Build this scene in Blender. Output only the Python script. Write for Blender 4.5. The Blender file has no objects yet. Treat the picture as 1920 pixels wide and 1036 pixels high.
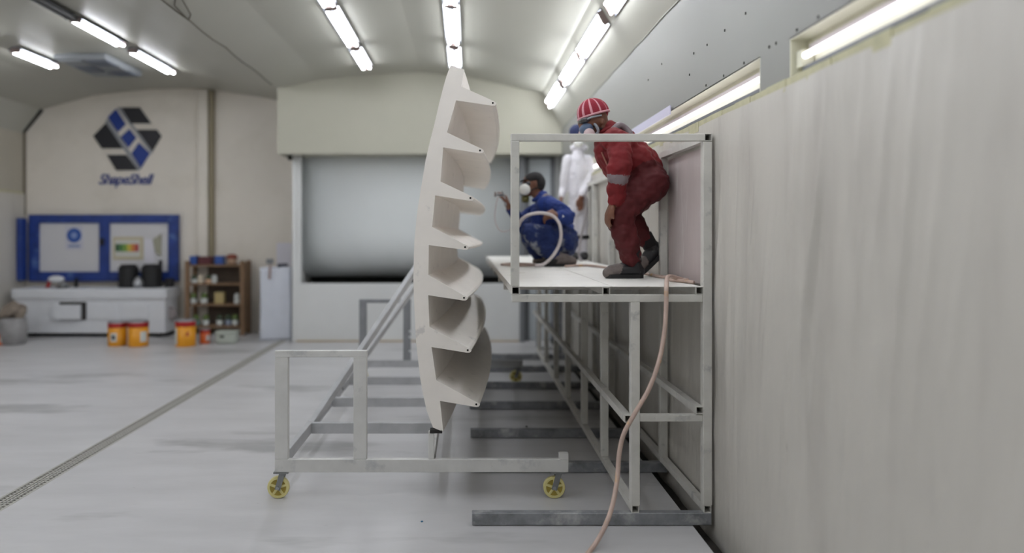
import bpy, bmesh, math, random
from mathutils import Vector, Matrix, noise
random.seed(7)
S = bpy.context.scene
COL = S.collection
H = 1.6; F = 1400.0; VX, VY = 875.0, 438.0
XW = 1.38                      # right wall plane
# ------------------------------------------------------------------ camera, world, exposure
cam = bpy.data.cameras.new('camera'); co = bpy.data.objects.new('camera', cam); COL.objects.link(co)
co.location = (0, 0, H); co.rotation_euler = (math.pi/2, 0, 0)
cam.sensor_width = 36; cam.lens = F*36/1920
cam.shift_x = (960-VX)/1920; cam.shift_y = -(518-VY)/1920
cam.clip_start = 0.05; cam.clip_end = 100
cam.dof.use_dof = True; cam.dof.focus_distance = 4.45; cam.dof.aperture_fstop = 0.62
S.camera = co
w = bpy.data.worlds.new('world'); S.world = w; w.use_nodes = True
w.node_tree.nodes['Background'].inputs[0].default_value = (0.6, 0.62, 0.65, 1)
w.node_tree.nodes['Background'].inputs[1].default_value = 0.3
S.view_settings.view_transform = 'Standard'; S.view_settings.look = 'None'
S.view_settings.gamma = 1; S.view_settings.use_curve_mapping = False
S.view_settings.exposure = 0.27
S.cycles.max_bounces = 8; S.cycles.diffuse_bounces = 5
S.cycles.sample_clamp_indirect = 4
TUBE_E = 27.0
WALL_TUBE_E = 1.9

# ------------------------------------------------------------------ helpers
def P(px, py, Y):
    "world point at depth Y seen at photo pixel px, py"
    return Vector(((px-VX)*Y/F, Y, H-(py-VY)*Y/F))

def srgb(c):
    return tuple(((v/255)/12.92 if v/255 <= .04045 else ((v/255+.055)/1.055)**2.4) for v in c)+(1,)

MATS = {}
def mat(name, rgb, rough=.5, metal=0, var=.0, vscale=6, bump=0, bscale=60, dirt=None, dscale=3, dlo=.55, dhi=.7, stretch=None,
        emit=0, trans=0, spec=.5, spots=None, sscale=9, slo=.68, shi=.74, alpha=1):
    if name in MATS: return MATS[name]
    m = bpy.data.materials.new(name); m.use_nodes = True; nt = m.node_tree; N = nt.nodes; L = nt.links
    b = N['Principled BSDF']
    b.inputs['Base Color'].default_value = srgb(rgb); b.inputs['Roughness'].default_value = rough
    b.inputs['Metallic'].default_value = metal; b.inputs['Specular IOR Level'].default_value = spec
    if trans: b.inputs['Transmission Weight'].default_value = trans
    if alpha < 1: b.inputs['Alpha'].default_value = alpha
    if emit:
        b.inputs['Emission Color'].default_value = srgb(rgb); b.inputs['Emission Strength'].default_value = emit
    tc = N.new('ShaderNodeTexCoord'); mp = N.new('ShaderNodeMapping'); L.new(tc.outputs['Object'], mp.inputs[0])
    if stretch: mp.inputs['Scale'].default_value = stretch
    last = None
    def noi(sc, det=5, rg=.6):
        n = N.new('ShaderNodeTexNoise'); n.inputs['Scale'].default_value = sc; n.inputs['Detail'].default_value = det
        n.inputs['Roughness'].default_value = rg; L.new(mp.outputs[0], n.inputs['Vector']); return n
    def mix(fac, a, c):
        x = N.new('ShaderNodeMix'); x.data_type = 'RGBA'; L.new(fac, x.inputs[0])
        if a is None: x.inputs[6].default_value = srgb(rgb)
        else: L.new(a, x.inputs[6])
        x.inputs[7].default_value = c; return x.outputs[2]
    def ramp(src, lo, hi, top=1.0):
        r = N.new('ShaderNodeMapRange'); L.new(src, r.inputs[0]); r.inputs[1].default_value = lo; r.inputs[2].default_value = hi
        r.inputs[4].default_value = top; return r.outputs[0]
    if var:
        last = mix(ramp(noi(vscale).outputs[0], .35, .7, 1), last, tuple(v*(1-var) for v in srgb(rgb)[:3])+(1,))
    if dirt:
        last = mix(ramp(noi(dscale).outputs[0], dlo, dhi, .85), last, srgb(dirt))
    if spots:
        last = mix(ramp(noi(sscale, 3).outputs[0], slo, shi, .9), last, srgb(spots))
    if last is not None: L.new(last, b.inputs['Base Color'])
    if bump:
        bn = N.new('ShaderNodeBump'); bn.inputs['Strength'].default_value = bump; bn.inputs['Distance'].default_value = .01
        L.new(noi(bscale).outputs[0], bn.inputs['Height']); L.new(bn.outputs[0], b.inputs['Normal'])
    MATS[name] = m
    return m

def new_obj(name, bm, m, loc=(0, 0, 0), parent=None, smooth=False):
    "links bm (world coordinates) as one mesh object; loc is the origin of its whole thing"
    me = bpy.data.meshes.new(name)
    bmesh.ops.recalc_face_normals(bm, faces=bm.faces)
    bmesh.ops.translate(bm, verts=bm.verts, vec=-Vector(loc))
    bm.to_mesh(me); bm.free()
    for x in (m if isinstance(m, (list, tuple)) else [m]): me.materials.append(x)
    if smooth:
        for p in me.polygons: p.use_smooth = True
    o = bpy.data.objects.new(name, me); COL.objects.link(o)
    if parent: o.parent = parent
    else: o.location = loc
    return o

class Thing:
    def __init__(s, name, label, cat, loc, group=None):
        s.loc = Vector(loc); s.e = bpy.data.objects.new(name, None); COL.objects.link(s.e)
        s.e.location = loc; s.e.empty_display_size = .1
        s.e['label'] = label; s.e['category'] = cat
        if group: s.e['group'] = group
    def part(s, name, bm, m, parent=None, label=None, kind=None, smooth=False):
        o = new_obj(name, bm, m, s.loc, parent or s.e, smooth)
        if label: o['label'] = label
        if kind: o['kind'] = kind
        return o

def copy_thing(t, loc, label=None):
    r = t.e.copy(); COL.objects.link(r); r.location = loc
    if label: r['label'] = label
    for ch in t.e.children:
        c = ch.copy(); COL.objects.link(c); c.parent = r
        for g in ch.children:
            d = g.copy(); COL.objects.link(d); d.parent = c
    return r

def single(name, bm, m, label, cat, group=None, smooth=False):
    xs = [v.co for v in bm.verts]
    lo = Vector((min(c.x for c in xs), min(c.y for c in xs), min(c.z for c in xs)))
    hi = Vector((max(c.x for c in xs), max(c.y for c in xs), max(c.z for c in xs)))
    o = new_obj(name, bm, m, ((lo.x+hi.x)/2, (lo.y+hi.y)/2, lo.z), smooth=smooth)
    o['label'] = label; o['category'] = cat
    if group: o['group'] = group
    return o

def struct(name, bm, m, parent=None, smooth=False):
    o = new_obj(name, bm, m, (0, 0, 0), parent, smooth)
    if not parent: o['kind'] = 'structure'
    return o

def box(bm, x0, x1, y0, y1, z0, z1, bev=0, mi=0):
    r = bmesh.ops.create_cube(bm, size=1)
    vs = r['verts']
    for v in vs:
        v.co = Vector(((x0+x1)/2+v.co.x*(x1-x0), (y0+y1)/2+v.co.y*(y1-y0), (z0+z1)/2+v.co.z*(z1-z0)))
    fs = set(f for v in vs for f in v.link_faces)
    for f in fs: f.material_index = mi
    if bev:
        es = list(set(e for v in vs for e in v.link_edges))
        bmesh.ops.bevel(bm, geom=es, offset=bev, segments=2, affect='EDGES', profile=.6)
    return bm
def B(*a, **k): return box(bmesh.new(), *a, **k)

def bar(a, b, wx, wy, hollow=False, t=.004, up=None, bm=None, bev=.003):
    "square tube from a to b, wx and wy across"
    bm = bm or bmesh.new()
    a = Vector(a); b = Vector(b); d = (b-a).normalized()
    up = Vector(up) if up else (Vector((0, 0, 1)) if abs(d.z) < .9 else Vector((0, 1, 0)))
    s = d.cross(up).normalized(); u = s.cross(d).normalized()
    def ring(c, hx, hy): return [bm.verts.new(c+s*hx*i+u*hy*j) for i, j in ((-1, -1), (1, -1), (1, 1), (-1, 1))]
    A = ring(a, wx/2, wy/2); C = ring(b, wx/2, wy/2)
    for i in range(4): bm.faces.new((A[i], A[(i+1) % 4], C[(i+1) % 4], C[i]))
    if hollow:
        D = ring(a, wx/2-t, wy/2-t); E = ring(b, wx/2-t, wy/2-t)
        for i in range(4):
            j = (i+1) % 4
            bm.faces.new((D[i], E[i], E[j], D[j])); bm.faces.new((A[j], A[i], D[i], D[j])); bm.faces.new((C[i], C[j], E[j], E[i]))
    else:
        bm.faces.new(A[::-1]); bm.faces.new(C)
        if bev:
            es = [e for e in bm.edges if e.verts[0] in A+C and e.verts[1] in A+C]
            bmesh.ops.bevel(bm, geom=es, offset=bev, segments=1, affect='EDGES')
    return bm

def smooth_path(pts, n=8):
    pts = [Vector(p) for p in pts]; out = []
    q = [pts[0]*2-pts[1]]+pts+[pts[-1]*2-pts[-2]]
    for i in range(1, len(q)-2):
        for k in range(n):
            t = k/n; p0, p1, p2, p3 = q[i-1:i+3]
            out.append(.5*((2*p1)+(-p0+p2)*t+(2*p0-5*p1+4*p2-p3)*t*t+(-p0+3*p1-3*p2+p3)*t**3))
    out.append(pts[-1]); return out

def tube(pts, r, seg=10, bm=None, rfun=None):
    bm = bm or bmesh.new(); rings = []; up = None
    for i, p in enumerate(pts):
        d = (pts[min(i+1, len(pts)-1)]-pts[max(i-1, 0)]).normalized()
        if up is None: up = Vector((0, 0, 1)) if abs(d.z) < .9 else Vector((1, 0, 0))
        s = d.cross(up).normalized(); up = s.cross(d).normalized()
        rr = rfun(i/(len(pts)-1)) if rfun else r
        rings.append([bm.verts.new(p+(s*math.cos(a)+up*math.sin(a))*rr) for a in [2*math.pi*k/seg for k in range(seg)]])
    for A, C in zip(rings, rings[1:]):
        for k in range(seg): bm.faces.new((A[k], A[(k+1) % seg], C[(k+1) % seg], C[k]))
    bm.faces.new(rings[0][::-1]); bm.faces.new(rings[-1])
    return bm

def lathe(prof, c, seg=24, bm=None, axis='Z', mi=None, cap=True):
    "prof list of (r, h)"
    bm = bm or bmesh.new(); rings = []
    for r, h in prof:
        ring = []
        for k in range(seg):
            a = 2*math.pi*k/seg
            v = Vector((r*math.cos(a), r*math.sin(a), h))
            if axis == 'Y': v = Vector((v.x, v.z, v.y))
            if axis == 'X': v = Vector((v.z, v.x, v.y))
            ring.append(bm.verts.new(Vector(c)+v))
        rings.append(ring)
    for j, (A, C) in enumerate(zip(rings, rings[1:])):
        for k in range(seg):
            f = bm.faces.new((A[k], A[(k+1) % seg], C[(k+1) % seg], C[k]))
            if mi: f.material_index = mi[j]
    if cap: bm.faces.new(rings[0][::-1]); bm.faces.new(rings[-1])
    return bm

def prism(pts, y0, y1, bm=None):
    "polygon in x,z extruded from y0 to y1"
    bm = bm or bmesh.new()
    A = [bm.verts.new((x, y0, z)) for x, z in pts]; C = [bm.verts.new((x, y1, z)) for x, z in pts]
    bm.faces.new(A); bm.faces.new(C[::-1]); n = len(pts)
    for i in range(n): bm.faces.new((A[i], C[i], C[(i+1) % n], A[(i+1) % n]))
    return bm

# ------------------------------------------------------------------ materials
M_floor = mat('floor_paint', (196, 195, 196), .38, var=.14, vscale=2.2, dirt=(150, 150, 150), dscale=.8, dlo=.57, dhi=.66, stretch=(.45, 1.5, 1), bump=.06, bscale=30, spots=(120, 118, 112), sscale=24, slo=.73, shi=.78)
M_gutter = mat('gutter_concrete', (58, 54, 50), .9, var=.4, vscale=8)
M_ceil = mat('ceiling_panel', (174, 173, 163), .45, var=.05, vscale=.8)
M_wallcream = mat('cream_wall', (178, 176, 161), .6, var=.05, vscale=1.2)
M_walltan = mat('tan_wall', (224, 217, 206), .6, var=.07, vscale=1.0, dirt=(208, 201, 188), dscale=1.3, dlo=.5, dhi=.75)
M_wallleft = mat('left_wall', (178, 172, 158), .6, var=.08, vscale=1.2)
M_white_wall = mat('white_sheeting', (216, 217, 216), .45, var=.06, vscale=1.5, dirt=(150, 132, 100), dscale=2, dlo=.72, dhi=.8)
M_sheet = mat('pale_sheet', (222, 226, 226), .5, var=.04, vscale=1)
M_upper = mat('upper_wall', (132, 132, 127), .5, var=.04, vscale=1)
M_film = mat('plastic_film', (194, 190, 182), .42, var=.08, vscale=1.6, bump=.7, bscale=10, dirt=(170, 165, 158), dscale=1.6, dlo=.5, dhi=.75, stretch=(1, 1.6, .3), spots=(140, 132, 122), sscale=11, slo=.77, shi=.8)  # dirt tone, stretched upright so its streaks also paint the folds' light and shade
M_tape = mat('masking_tape', (188, 184, 150), .6, var=.2, vscale=14)
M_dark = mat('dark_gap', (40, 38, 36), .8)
M_recess = mat('recess_enamel', (226, 224, 204), .35, var=.12, vscale=3)
M_steel = mat('painted_steel', (208, 206, 200), .5, var=.16, vscale=7, dirt=(156, 156, 156), dscale=9, dlo=.6, dhi=.72, spots=(122, 92, 60), sscale=5, slo=.72, shi=.77)
M_trolley = mat('trolley_paint', (210, 209, 206), .5, var=.12, vscale=6, dirt=(160, 162, 166), dscale=7, dlo=.58, dhi=.75)
M_grey = mat('grey_steel', (182, 183, 185), .5, var=.2, vscale=7, dirt=(160, 162, 166), dscale=6, dlo=.6, dhi=.75)
M_galv = mat('galvanised_rail', (142, 144, 148), .5, metal=.1, var=.45, vscale=11, dirt=(190, 190, 190), dscale=7, dlo=.56, dhi=.72)
M_deck = mat('deck_board', (238, 236, 231), .55, var=.06, vscale=4, dirt=(196, 190, 178), dscale=6, dlo=.62, dhi=.72)
M_ply = mat('pale_panel', (190, 178, 176), .6, var=.14, vscale=4, stretch=(1, 1, .25), bump=.2, bscale=20, dirt=(205, 200, 196), dscale=6, dlo=.56, dhi=.7)
M_blade = mat('primer_shell', (245, 239, 232), .5, var=.05, vscale=5, dirt=(212, 208, 204), dscale=9, dlo=.64, dhi=.72)
M_black = mat('black_rubber', (22, 22, 24), .6)
M_hole = mat('bolt_hole', (15, 14, 14), .9)
M_wheel = mat('yellow_wheel', (222, 212, 148), .45, var=.15, vscale=20)
M_wheel2 = mat('ochre_hub', (168, 148, 62), .5, var=.2, vscale=20)
M_zinc = mat('zinc_fork', (142, 144, 144), .4, metal=.5, var=.2, vscale=20)
M_tube = mat('lamp_tube', (242, 245, 251), .3, emit=TUBE_E)
M_wtube = mat('wall_lamp_tube', (252, 250, 255), .3, emit=WALL_TUBE_E)
M_tubeoff = mat('unlit_tube', (120, 122, 124), .4)
M_house = mat('lamp_housing', (96, 100, 108), .35)
M_houseoff = mat('unlit_housing', (92, 94, 96), .5)
M_cap = mat('lamp_end', (128, 112, 108), .5)
M_blue = mat('blue_tape', (34, 62, 138), .45, var=.35, vscale=7, dirt=(92, 122, 176), dscale=5, dlo=.58, dhi=.75)
M_pane = mat('white_board', (205, 204, 206), .35)
M_logoblack = mat('logo_black', (34, 34, 40), .5)
M_logoblue = mat('logo_blue', (30, 58, 136), .5)
M_logogrey = mat('logo_grey', (146, 148, 152), .5)
M_text = mat('lettering_blue', (46, 62, 128), .5)
M_white = mat('white_gloss', (214, 216, 220), .35, var=.04)
M_canred = mat('can_red', (158, 24, 28), .35)
M_canyel = mat('can_yellow', (222, 150, 22), .35, var=.15, vscale=10)
M_canor = mat('can_orange', (206, 92, 30), .4)
M_silver = mat('tin_metal', (170, 172, 176), .3, metal=.7)
M_wood = mat('shelf_wood', (132, 104, 78), .7, var=.3, vscale=8, stretch=(4, 4, 1))
M_shelfback = mat('shelf_back', (96, 84, 74), .8)  # darker brown for the shelf's back panel
M_hose = mat('hose_rubber', (196, 172, 160), .5, var=.2, vscale=14, spots=(206, 160, 84), sscale=6, slo=.60, shi=.68)
M_hosew = mat('pale_hose', (214, 206, 206), .45, var=.1, vscale=10)
M_skin = mat('brown_skin', (112, 72, 54), .55, var=.1, vscale=20)
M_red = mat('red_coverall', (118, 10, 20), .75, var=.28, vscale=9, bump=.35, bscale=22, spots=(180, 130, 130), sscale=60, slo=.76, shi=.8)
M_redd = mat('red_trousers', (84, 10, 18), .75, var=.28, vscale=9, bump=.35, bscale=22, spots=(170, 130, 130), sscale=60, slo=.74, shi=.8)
M_reflect = mat('reflective_band', (122, 110, 114), .4)
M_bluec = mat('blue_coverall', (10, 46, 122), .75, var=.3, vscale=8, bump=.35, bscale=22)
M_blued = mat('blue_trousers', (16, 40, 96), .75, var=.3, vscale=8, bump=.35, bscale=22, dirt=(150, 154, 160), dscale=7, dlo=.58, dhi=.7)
M_whitec = mat('white_coverall', (222, 220, 226), .7, var=.08, vscale=8, bump=.3, bscale=20)
M_boot = mat('black_leather', (30, 30, 34), .45, var=.3, vscale=20, dirt=(120, 112, 110), dscale=12, dlo=.60, dhi=.75)
M_bootdust = mat('dusty_leather', (118, 108, 104), .6, var=.4, vscale=18)
M_hat1 = mat('hat_red', (140, 34, 52), .9, bump=.4, bscale=120)
M_hat2 = mat('hat_pink', (206, 150, 160), .9, bump=.4, bscale=120)
M_cloth_black = mat('black_cloth', (34, 32, 34), .9)
M_maskblue = mat('mask_blue', (86, 104, 132), .45)
M_masktrim = mat('mask_grey', (150, 156, 164), .45)
M_maskpink = mat('filter_pink', (212, 190, 192), .7)
M_maskwhite = mat('filter_white', (226, 226, 222), .7)
M_glass = mat('goggle_lens', (52, 52, 58), .12, spec=.8)
M_yellowband = mat('cream_cuff', (214, 190, 140), .7)
M_paper = mat('paper', (216, 214, 222), .6)
M_vent = mat('vent_grey', (134, 138, 142), .5)
M_ventd = mat('vent_slot', (104, 110, 122), .6)
M_doorp = mat('door_panel', (196, 202, 206), .5, var=.04)
M_doorf = mat('door_frame_grey', (112, 114, 118), .5)
M_sack = mat('sackcloth', (140, 128, 116), .9, var=.35, vscale=9, bump=.4, bscale=14)
M_glassjar = mat('jar_dark', (62, 74, 56), .25)
M_jarlabel = mat('jar_label', (200, 204, 200), .6)
M_tub = mat('grey_green_tub', (176, 182, 172), .45)

# ------------------------------------------------------------------ structure
YB, YF = -3.5, 12.2            # rear wall, far wall on the left
YS, YL = 10.8, 11.1            # upper booth wall, lower booth wall
prof = [(-7.23, 0), (-7.23, 3.24), (-6.93, 3.63), (-6.1, 3.86), (-5.18, 3.96), (-4.5, 3.975), (-4.14, 3.95), (-3.3, 3.82), (-2.74, 3.706),
        (-2.1, 3.82), (-1.3, 3.905), (-.656, 3.93), (.1, 3.85), (1.08, 3.63), (XW, 3.12)]
bm = bmesh.new(); r0 = prof[1:]
up = [(x, z+.12) for x, z in r0]
for y0, y1 in ((YB, YF),):
    A = [bm.verts.new((x, y0, z)) for x, z in r0]; C = [bm.verts.new((x, y1, z)) for x, z in r0]
    D = [bm.verts.new((x, y0, z)) for x, z in up]; E = [bm.verts.new((x, y1, z)) for x, z in up]
    for i in range(len(r0)-1):
        bm.faces.new((A[i], A[i+1], C[i+1], C[i])); bm.faces.new((D[i+1], D[i], E[i], E[i+1]))
struct('ceiling', bm, M_ceil)

# floor: main slab left and right of the drain, sunk drain channel, gutter beside the right wall
DX0, DX1 = -2.83, -2.69; GX = 1.24
bm = bmesh.new()
secs = [(-7.4, 0, 0), (DX0, 0, 0), (DX0, -.07, 1), (DX1, -.07, 1), (DX1, 0, 0), (GX, 0, 0), (GX, -.10, 1), (XW+.15, -.10, 1)]
for (a, b) in zip(secs, secs[1:]):
    v = [bm.verts.new((a[0], YB, a[1])), bm.verts.new((b[0], YB, b[1])), bm.verts.new((b[0], YF+.3, b[1])), bm.verts.new((a[0], YF+.3, a[1]))]
    f = bm.faces.new(v); f.material_index = (1 if a[0] > 0 else 2) if (a[1] < 0 or b[1] < 0) else 0
me = bpy.data.meshes.new('floor'); bm.to_mesh(me); bm.free(); me.materials.append(M_floor); me.materials.append(M_gutter); me.materials.append(mat('drain_channel', (120, 118, 114), .8))
fo = bpy.data.objects.new('floor', me); COL.objects.link(fo); fo['kind'] = 'structure'

# left wall and its film
struct('wall_left', B(-7.35, -7.23, YB, YF, 0, 3.3), M_wallleft)
struct('trim_1', B(-7.23, -7.222, YB, YF, 2.24, 2.29), M_tape)
bm = bmesh.new(); ny, nz = 90, 18; vs = {}
for i in range(ny+1):
    for j in range(nz+1):
        y = 4+(YF-.02-4)*i/ny; z = 2.25*j/nz
        vs[i, j] = bm.verts.new((-7.2+.012*noise.noise(Vector((y*3.1, z*.7, 3))), y, z))
for i in range(ny):
    for j in range(nz): bm.faces.new((vs[i, j], vs[i+1, j], vs[i+1, j+1], vs[i, j+1]))
single('film_sheet', bm, M_film, 'grey plastic film hung on the far left side wall below the tape', 'plastic sheet', smooth=True)
# far wall on the left (behind bench) follows the vault
struct('wall_back', prism([(x, z+.02) for x, z in prof[1:9]]+[(-2.0, 3.8), (-2.0, 0), (-7.23, 0)], YF, YF+.12), M_walltan)
struct('wall_rear', prism([(-7.23, 0), (XW+.1, 0)]+[(x, z+.05) for x, z in prof[::-1][:-1]], YB-.12, YB), M_wallcream)
# dark strip painting the unlit gap at the left corner, then a brown joint
struct('trim_2', bar((-7.22, YF-.03, 3.25), (-6.92, YF-.03, 3.62), .06, .03), M_dark)
struct('trim_3', B(-7.225, -7.195, YF-.04, YF, 1.9, 3.25), mat('joint_brown', (120, 112, 98), .7))
# pillar and pipe on far wall
a = P(371, 0, YF-.1).x; b = P(389, 0, YF-.1).x; c = P(399, 0, YF-.1).x
struct('trim_4', B(a, b, YF-.10, YF, 0, 3.94, bev=.01), M_walltan)
struct('trim_5', B(b+.012, c, YF-.07, YF, 0, 3.93), mat('pipe_brown', (140, 130, 106), .6))
# valley joint in the ceiling between the bays
bm = bmesh.new()
pts = [Vector((-2.74+.012*math.sin(i*1.9)+.01*random.uniform(-1, 1), -1+i*.35, 3.704)) for i in range(34)]
tube(pts, .009, 5, bm)
struct('trim_6', bm, mat('joint_dark', (92, 86, 76), .9))
bm = bmesh.new(); tube([Vector((-2.55, 6.6, 3.73)), Vector((-2.66, 7.2, 3.71)), Vector((-2.74, 7.35, 3.7)), Vector((-2.7, 6.9, 3.705)), Vector((-2.46, 6.35, 3.75))], .006, 5, bm)
struct('trim_7', bm, MATS['joint_dark'])

# right wall: lower (film backed), recess band, upper
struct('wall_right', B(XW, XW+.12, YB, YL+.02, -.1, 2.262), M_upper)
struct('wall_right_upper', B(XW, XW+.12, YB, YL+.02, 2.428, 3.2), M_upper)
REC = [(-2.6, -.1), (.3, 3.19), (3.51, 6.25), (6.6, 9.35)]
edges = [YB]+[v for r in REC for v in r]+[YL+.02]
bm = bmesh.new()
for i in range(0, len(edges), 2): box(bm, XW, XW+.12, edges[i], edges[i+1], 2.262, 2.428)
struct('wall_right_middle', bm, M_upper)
# seam in the right wall with screw marks
bm = bmesh.new()
tube([Vector((XW-.003, 1+i*.3, 3.118+.004*math.sin(i*2.3))) for i in range(33)], .006, 5, bm)
struct('trim_8', bm, mat('seam_grey', (150, 150, 142), .8))
bm = bmesh.new()
for (px, py) in [(1533, 32), (1397, 25), (1358, 57), (1325, 84), (1292, 140), (1493, 56), (1441, 88), (1454, 81), (1394, 118), (1356, 142), (1323, 160), (1300, 100), (1240, 120), (1215, 150), (1857, 318), (1545, 360)][:14]:
    Y = F*(XW-.004)/(px-VX); p = P(px, py, Y)
    box(bm, p.x-.000, p.x+.005, p.y-.004, p.y+.004, p.z-.006, p.z+.006)
struct('trim_9', bm, M_dark)

# tape band under the wall lamps
bm = bmesh.new(); n = 60
for i in range(n):
    y0 = -1+i*.2; lo = 2.205+.02*noise.noise(Vector((i*.7, 0, 0))); hi = 2.262+.006*noise.noise(Vector((i*.9, 5, 0)))
    box(bm, XW-.012-.003*(i % 2), XW+.001, y0, y0+.203, lo, hi)
struct('trim_10', bm, M_tape)

# wall lamps in the recesses
for k, (y0, y1) in enumerate(REC):
    nm = ['behind the camera', 'nearest, top right, with the whole tube end showing', 'middle one, just above the steel handrail corner', 'farthest one, behind the man in red'][k]
    t = Thing('wall_lamp', 'recessed strip lamp in the right wall, '+nm, 'lamp', (XW+.04, (y0+y1)/2, 2.262), 'recessed lamps along the right wall')
    bm = bmesh.new()
    box(bm, XW+.075, XW+.085, y0, y1, 2.262, 2.428)
    box(bm, XW, XW+.08, y0, y1, 2.256, 2.266); box(bm, XW, XW+.08, y0, y1, 2.424, 2.434)
    box(bm, XW+.001, XW+.08, y0, y0+.008, 2.262, 2.428); box(bm, XW+.001, XW+.08, y1-.008, y1, 2.262, 2.428)
    t.part('recess_box', bm, M_recess)
    bm = prism([(XW+.074, 2.27), (XW+.074, 2.32), (XW+.03, 2.30), (XW+.03, 2.285)], y0+.05, y1-.05)
    t.part('reflector', bm, M_house)
    bm = prism([(XW+.074, 2.365), (XW+.074, 2.40), (XW+.06, 2.395), (XW+.06, 2.37)], y0+.05, y1-.05)
    t.part('batten', bm, mat('batten_lilac', (196, 188, 190), .5))
    n = 2; L = (y1-y0-.1)/n
    for i in range(n):
        a = y0+.05+i*L
        bm = tube([Vector((XW+.035, a+.03, 2.345)), Vector((XW+.035, a+L-.02, 2.345))], .014, 10)
        t.part('tube', bm, M_wtube, smooth=True)
    for yy in (y0+.01, y1-.07):
        t.part('end_holder', B(XW+.02, XW+.07, yy, yy+.05, 2.30, 2.37), M_recess)
# plastic strip hung over the wall lamp beside the man in red
single('film_strip', B(XW-.02, XW-.012, 5.0, 6.15, 2.40, 2.46), mat('lilac_film', (206, 204, 226), .3), 'pale lilac plastic strip taped along the lamp recess behind the red hat', 'plastic strip')

# film hung over the right wall
bm = bmesh.new(); ny, nz = 950, 60; vs = {}
for i in range(ny+1):
    y = .2+(YS-.25)*(i/ny)**1.35
    for j in range(nz+1):
        z = -.1+2.33*j/nz
        q = y+.16*(z-1.2)*(1 if y < 3.6 else .3)
        env = math.exp(-((z-1.35)/.55)**2)
        d = .034*max(0, noise.noise(Vector((q*15, z*.7, 1)))-.08)*env*max(.22, min(1.5, 1.5*(4.25-y)/.35) if y > 2.6 else max(.4, 1.5-(2.6-y)*1.2))+.012*noise.noise(Vector((q*3.2, z*.9, 7)))+.007*noise.noise(Vector((y*2.0+z*1.5, z*2.2, 17)))+.004*noise.noise(Vector((y*7, z*7, 11)))*(1 if z < .9 else .4)
        vs[i, j] = bm.verts.new((XW-.013-max(0, d+.004)*1.1, y, z))
for i in range(ny):
    for j in range(nz): bm.faces.new((vs[i, j], vs[i, j+1], vs[i+1, j+1], vs[i+1, j]))
single('film_sheet', bm, M_film, 'wrinkled grey plastic film covering the right wall below the lamps', 'plastic sheet', smooth=True)

# booth at the far end
zt = [(x, z+.02) for x, z in prof[8:]]
sof = [(-2.74, 2.757)]+zt+[(XW+.05, 2.757)]
struct('wall_far_upper', prism(sof, YS, YL+.5), M_wallcream)
xl = P(548, 0, YL).x; xb = P(556, 0, YL).x; xr = P(977, 0, YL).x
struct('wall_far_lower', B(xb, xr, YL, YL+.09, 0, P(0, 531, YL).z, bev=.01), M_white_wall)
struct('wall_far_side', B(xl, xb, YL, YF, 0, 2.9), M_white_wall)
struct('wall_far_right', B(xr, XW+.1, YL+.18, YL+.3, 0, 2.9), M_white_wall)
struct('wall_booth_shade', B(xb, xr, YL+1.02, YL+1.06, 0, 2.9), M_dark)  # dark back added to keep bounced light off the curled sheet
struct('floor_booth_shade', B(xb, xr, YL+.09, YL+1.02, 0, .03), M_dark)  # dark pit bottom, added to deepen the shade under the curl
# curved exhaust sheet curling under into a dark slot
bm = bmesh.new(); yy = YL+.20; prf = [(yy, 2.755), (yy, 1.62)]
for k in range(1, 15):
    a = math.radians(k*6.6); R = .70
    prf.append((yy+R*(1-math.cos(a))*.85, 1.62-R*math.sin(a)))
prf2 = [(y+.02, z) for y, z in prf]
A = [bm.verts.new((xb+.004, y, z)) for y, z in prf]; C = [bm.verts.new((xr+.02, y, z)) for y, z in prf]
D = [bm.verts.new((xb+.004, y+.03, z)) for y, z in prf]; E = [bm.verts.new((xr+.02, y+.03, z)) for y, z in prf]
for i in range(len(prf)-1):
    bm.faces.new((A[i], A[i+1], C[i+1], C[i])); bm.faces.new((D[i+1], D[i], E[i], E[i+1]))
    bm.faces.new((A[i+1], A[i], D[i], D[i+1])); bm.faces.new((C[i], C[i+1], E[i+1], E[i]))
single('exhaust_baffle', bm, M_sheet, 'large pale blue-grey curved sheet of the spray booth above a dark slot', 'exhaust baffle', smooth=True)
# side strips of booth opening
struct('trim_11', B(xb, xb+.06, YL+.02, YL+.12, .8, 2.9), M_white_wall)
struct('trim_12', B(xr-.02, xr+.05, YL-.05, YL+.05, 0, 2.757), M_doorf)
# rusty joint along the foot of the lower booth wall
struct('baseboard_back', B(xb, xr-.03, YL-.02, YL+.01, 0, .018), mat('rust_joint', (168, 148, 116), .8))
single('wall_bracket', lathe([(.0, 0), (.035, 0), (.035, .12), (0, .12)], P(544, 300, YS+.2), 10), M_dark, 'small black bracket at the top left corner of the booth opening', 'bracket')
# door
dz = P(0, 291, YL+.15).z; dx0 = P(984, 0, YL+.15).x
d = Thing('door_1', 'grey framed pale door at the far right beside the booth', 'door', ((dx0+XW)/2, YL+.15, 0))
d.e['kind'] = 'structure'; del d.e['category']
bm = bmesh.new(); box(bm, dx0, dx0+.06, YL+.1, YL+.18, 0, dz); box(bm, XW-.12, XW-.06, YL+.1, YL+.18, 0, dz); box(bm, dx0, XW-.06, YL+.1, YL+.18, dz-.06, dz)
d.part('door_frame', bm, M_doorf)
d.part('door_leaf', B(dx0+.06, XW-.12, YL+.13, YL+.17, .01, dz-.06), M_doorp)
d.part('door_handle', B(dx0+.09, dx0+.13, YL+.1, YL+.13, 1.0, 1.12), M_zinc)

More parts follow.
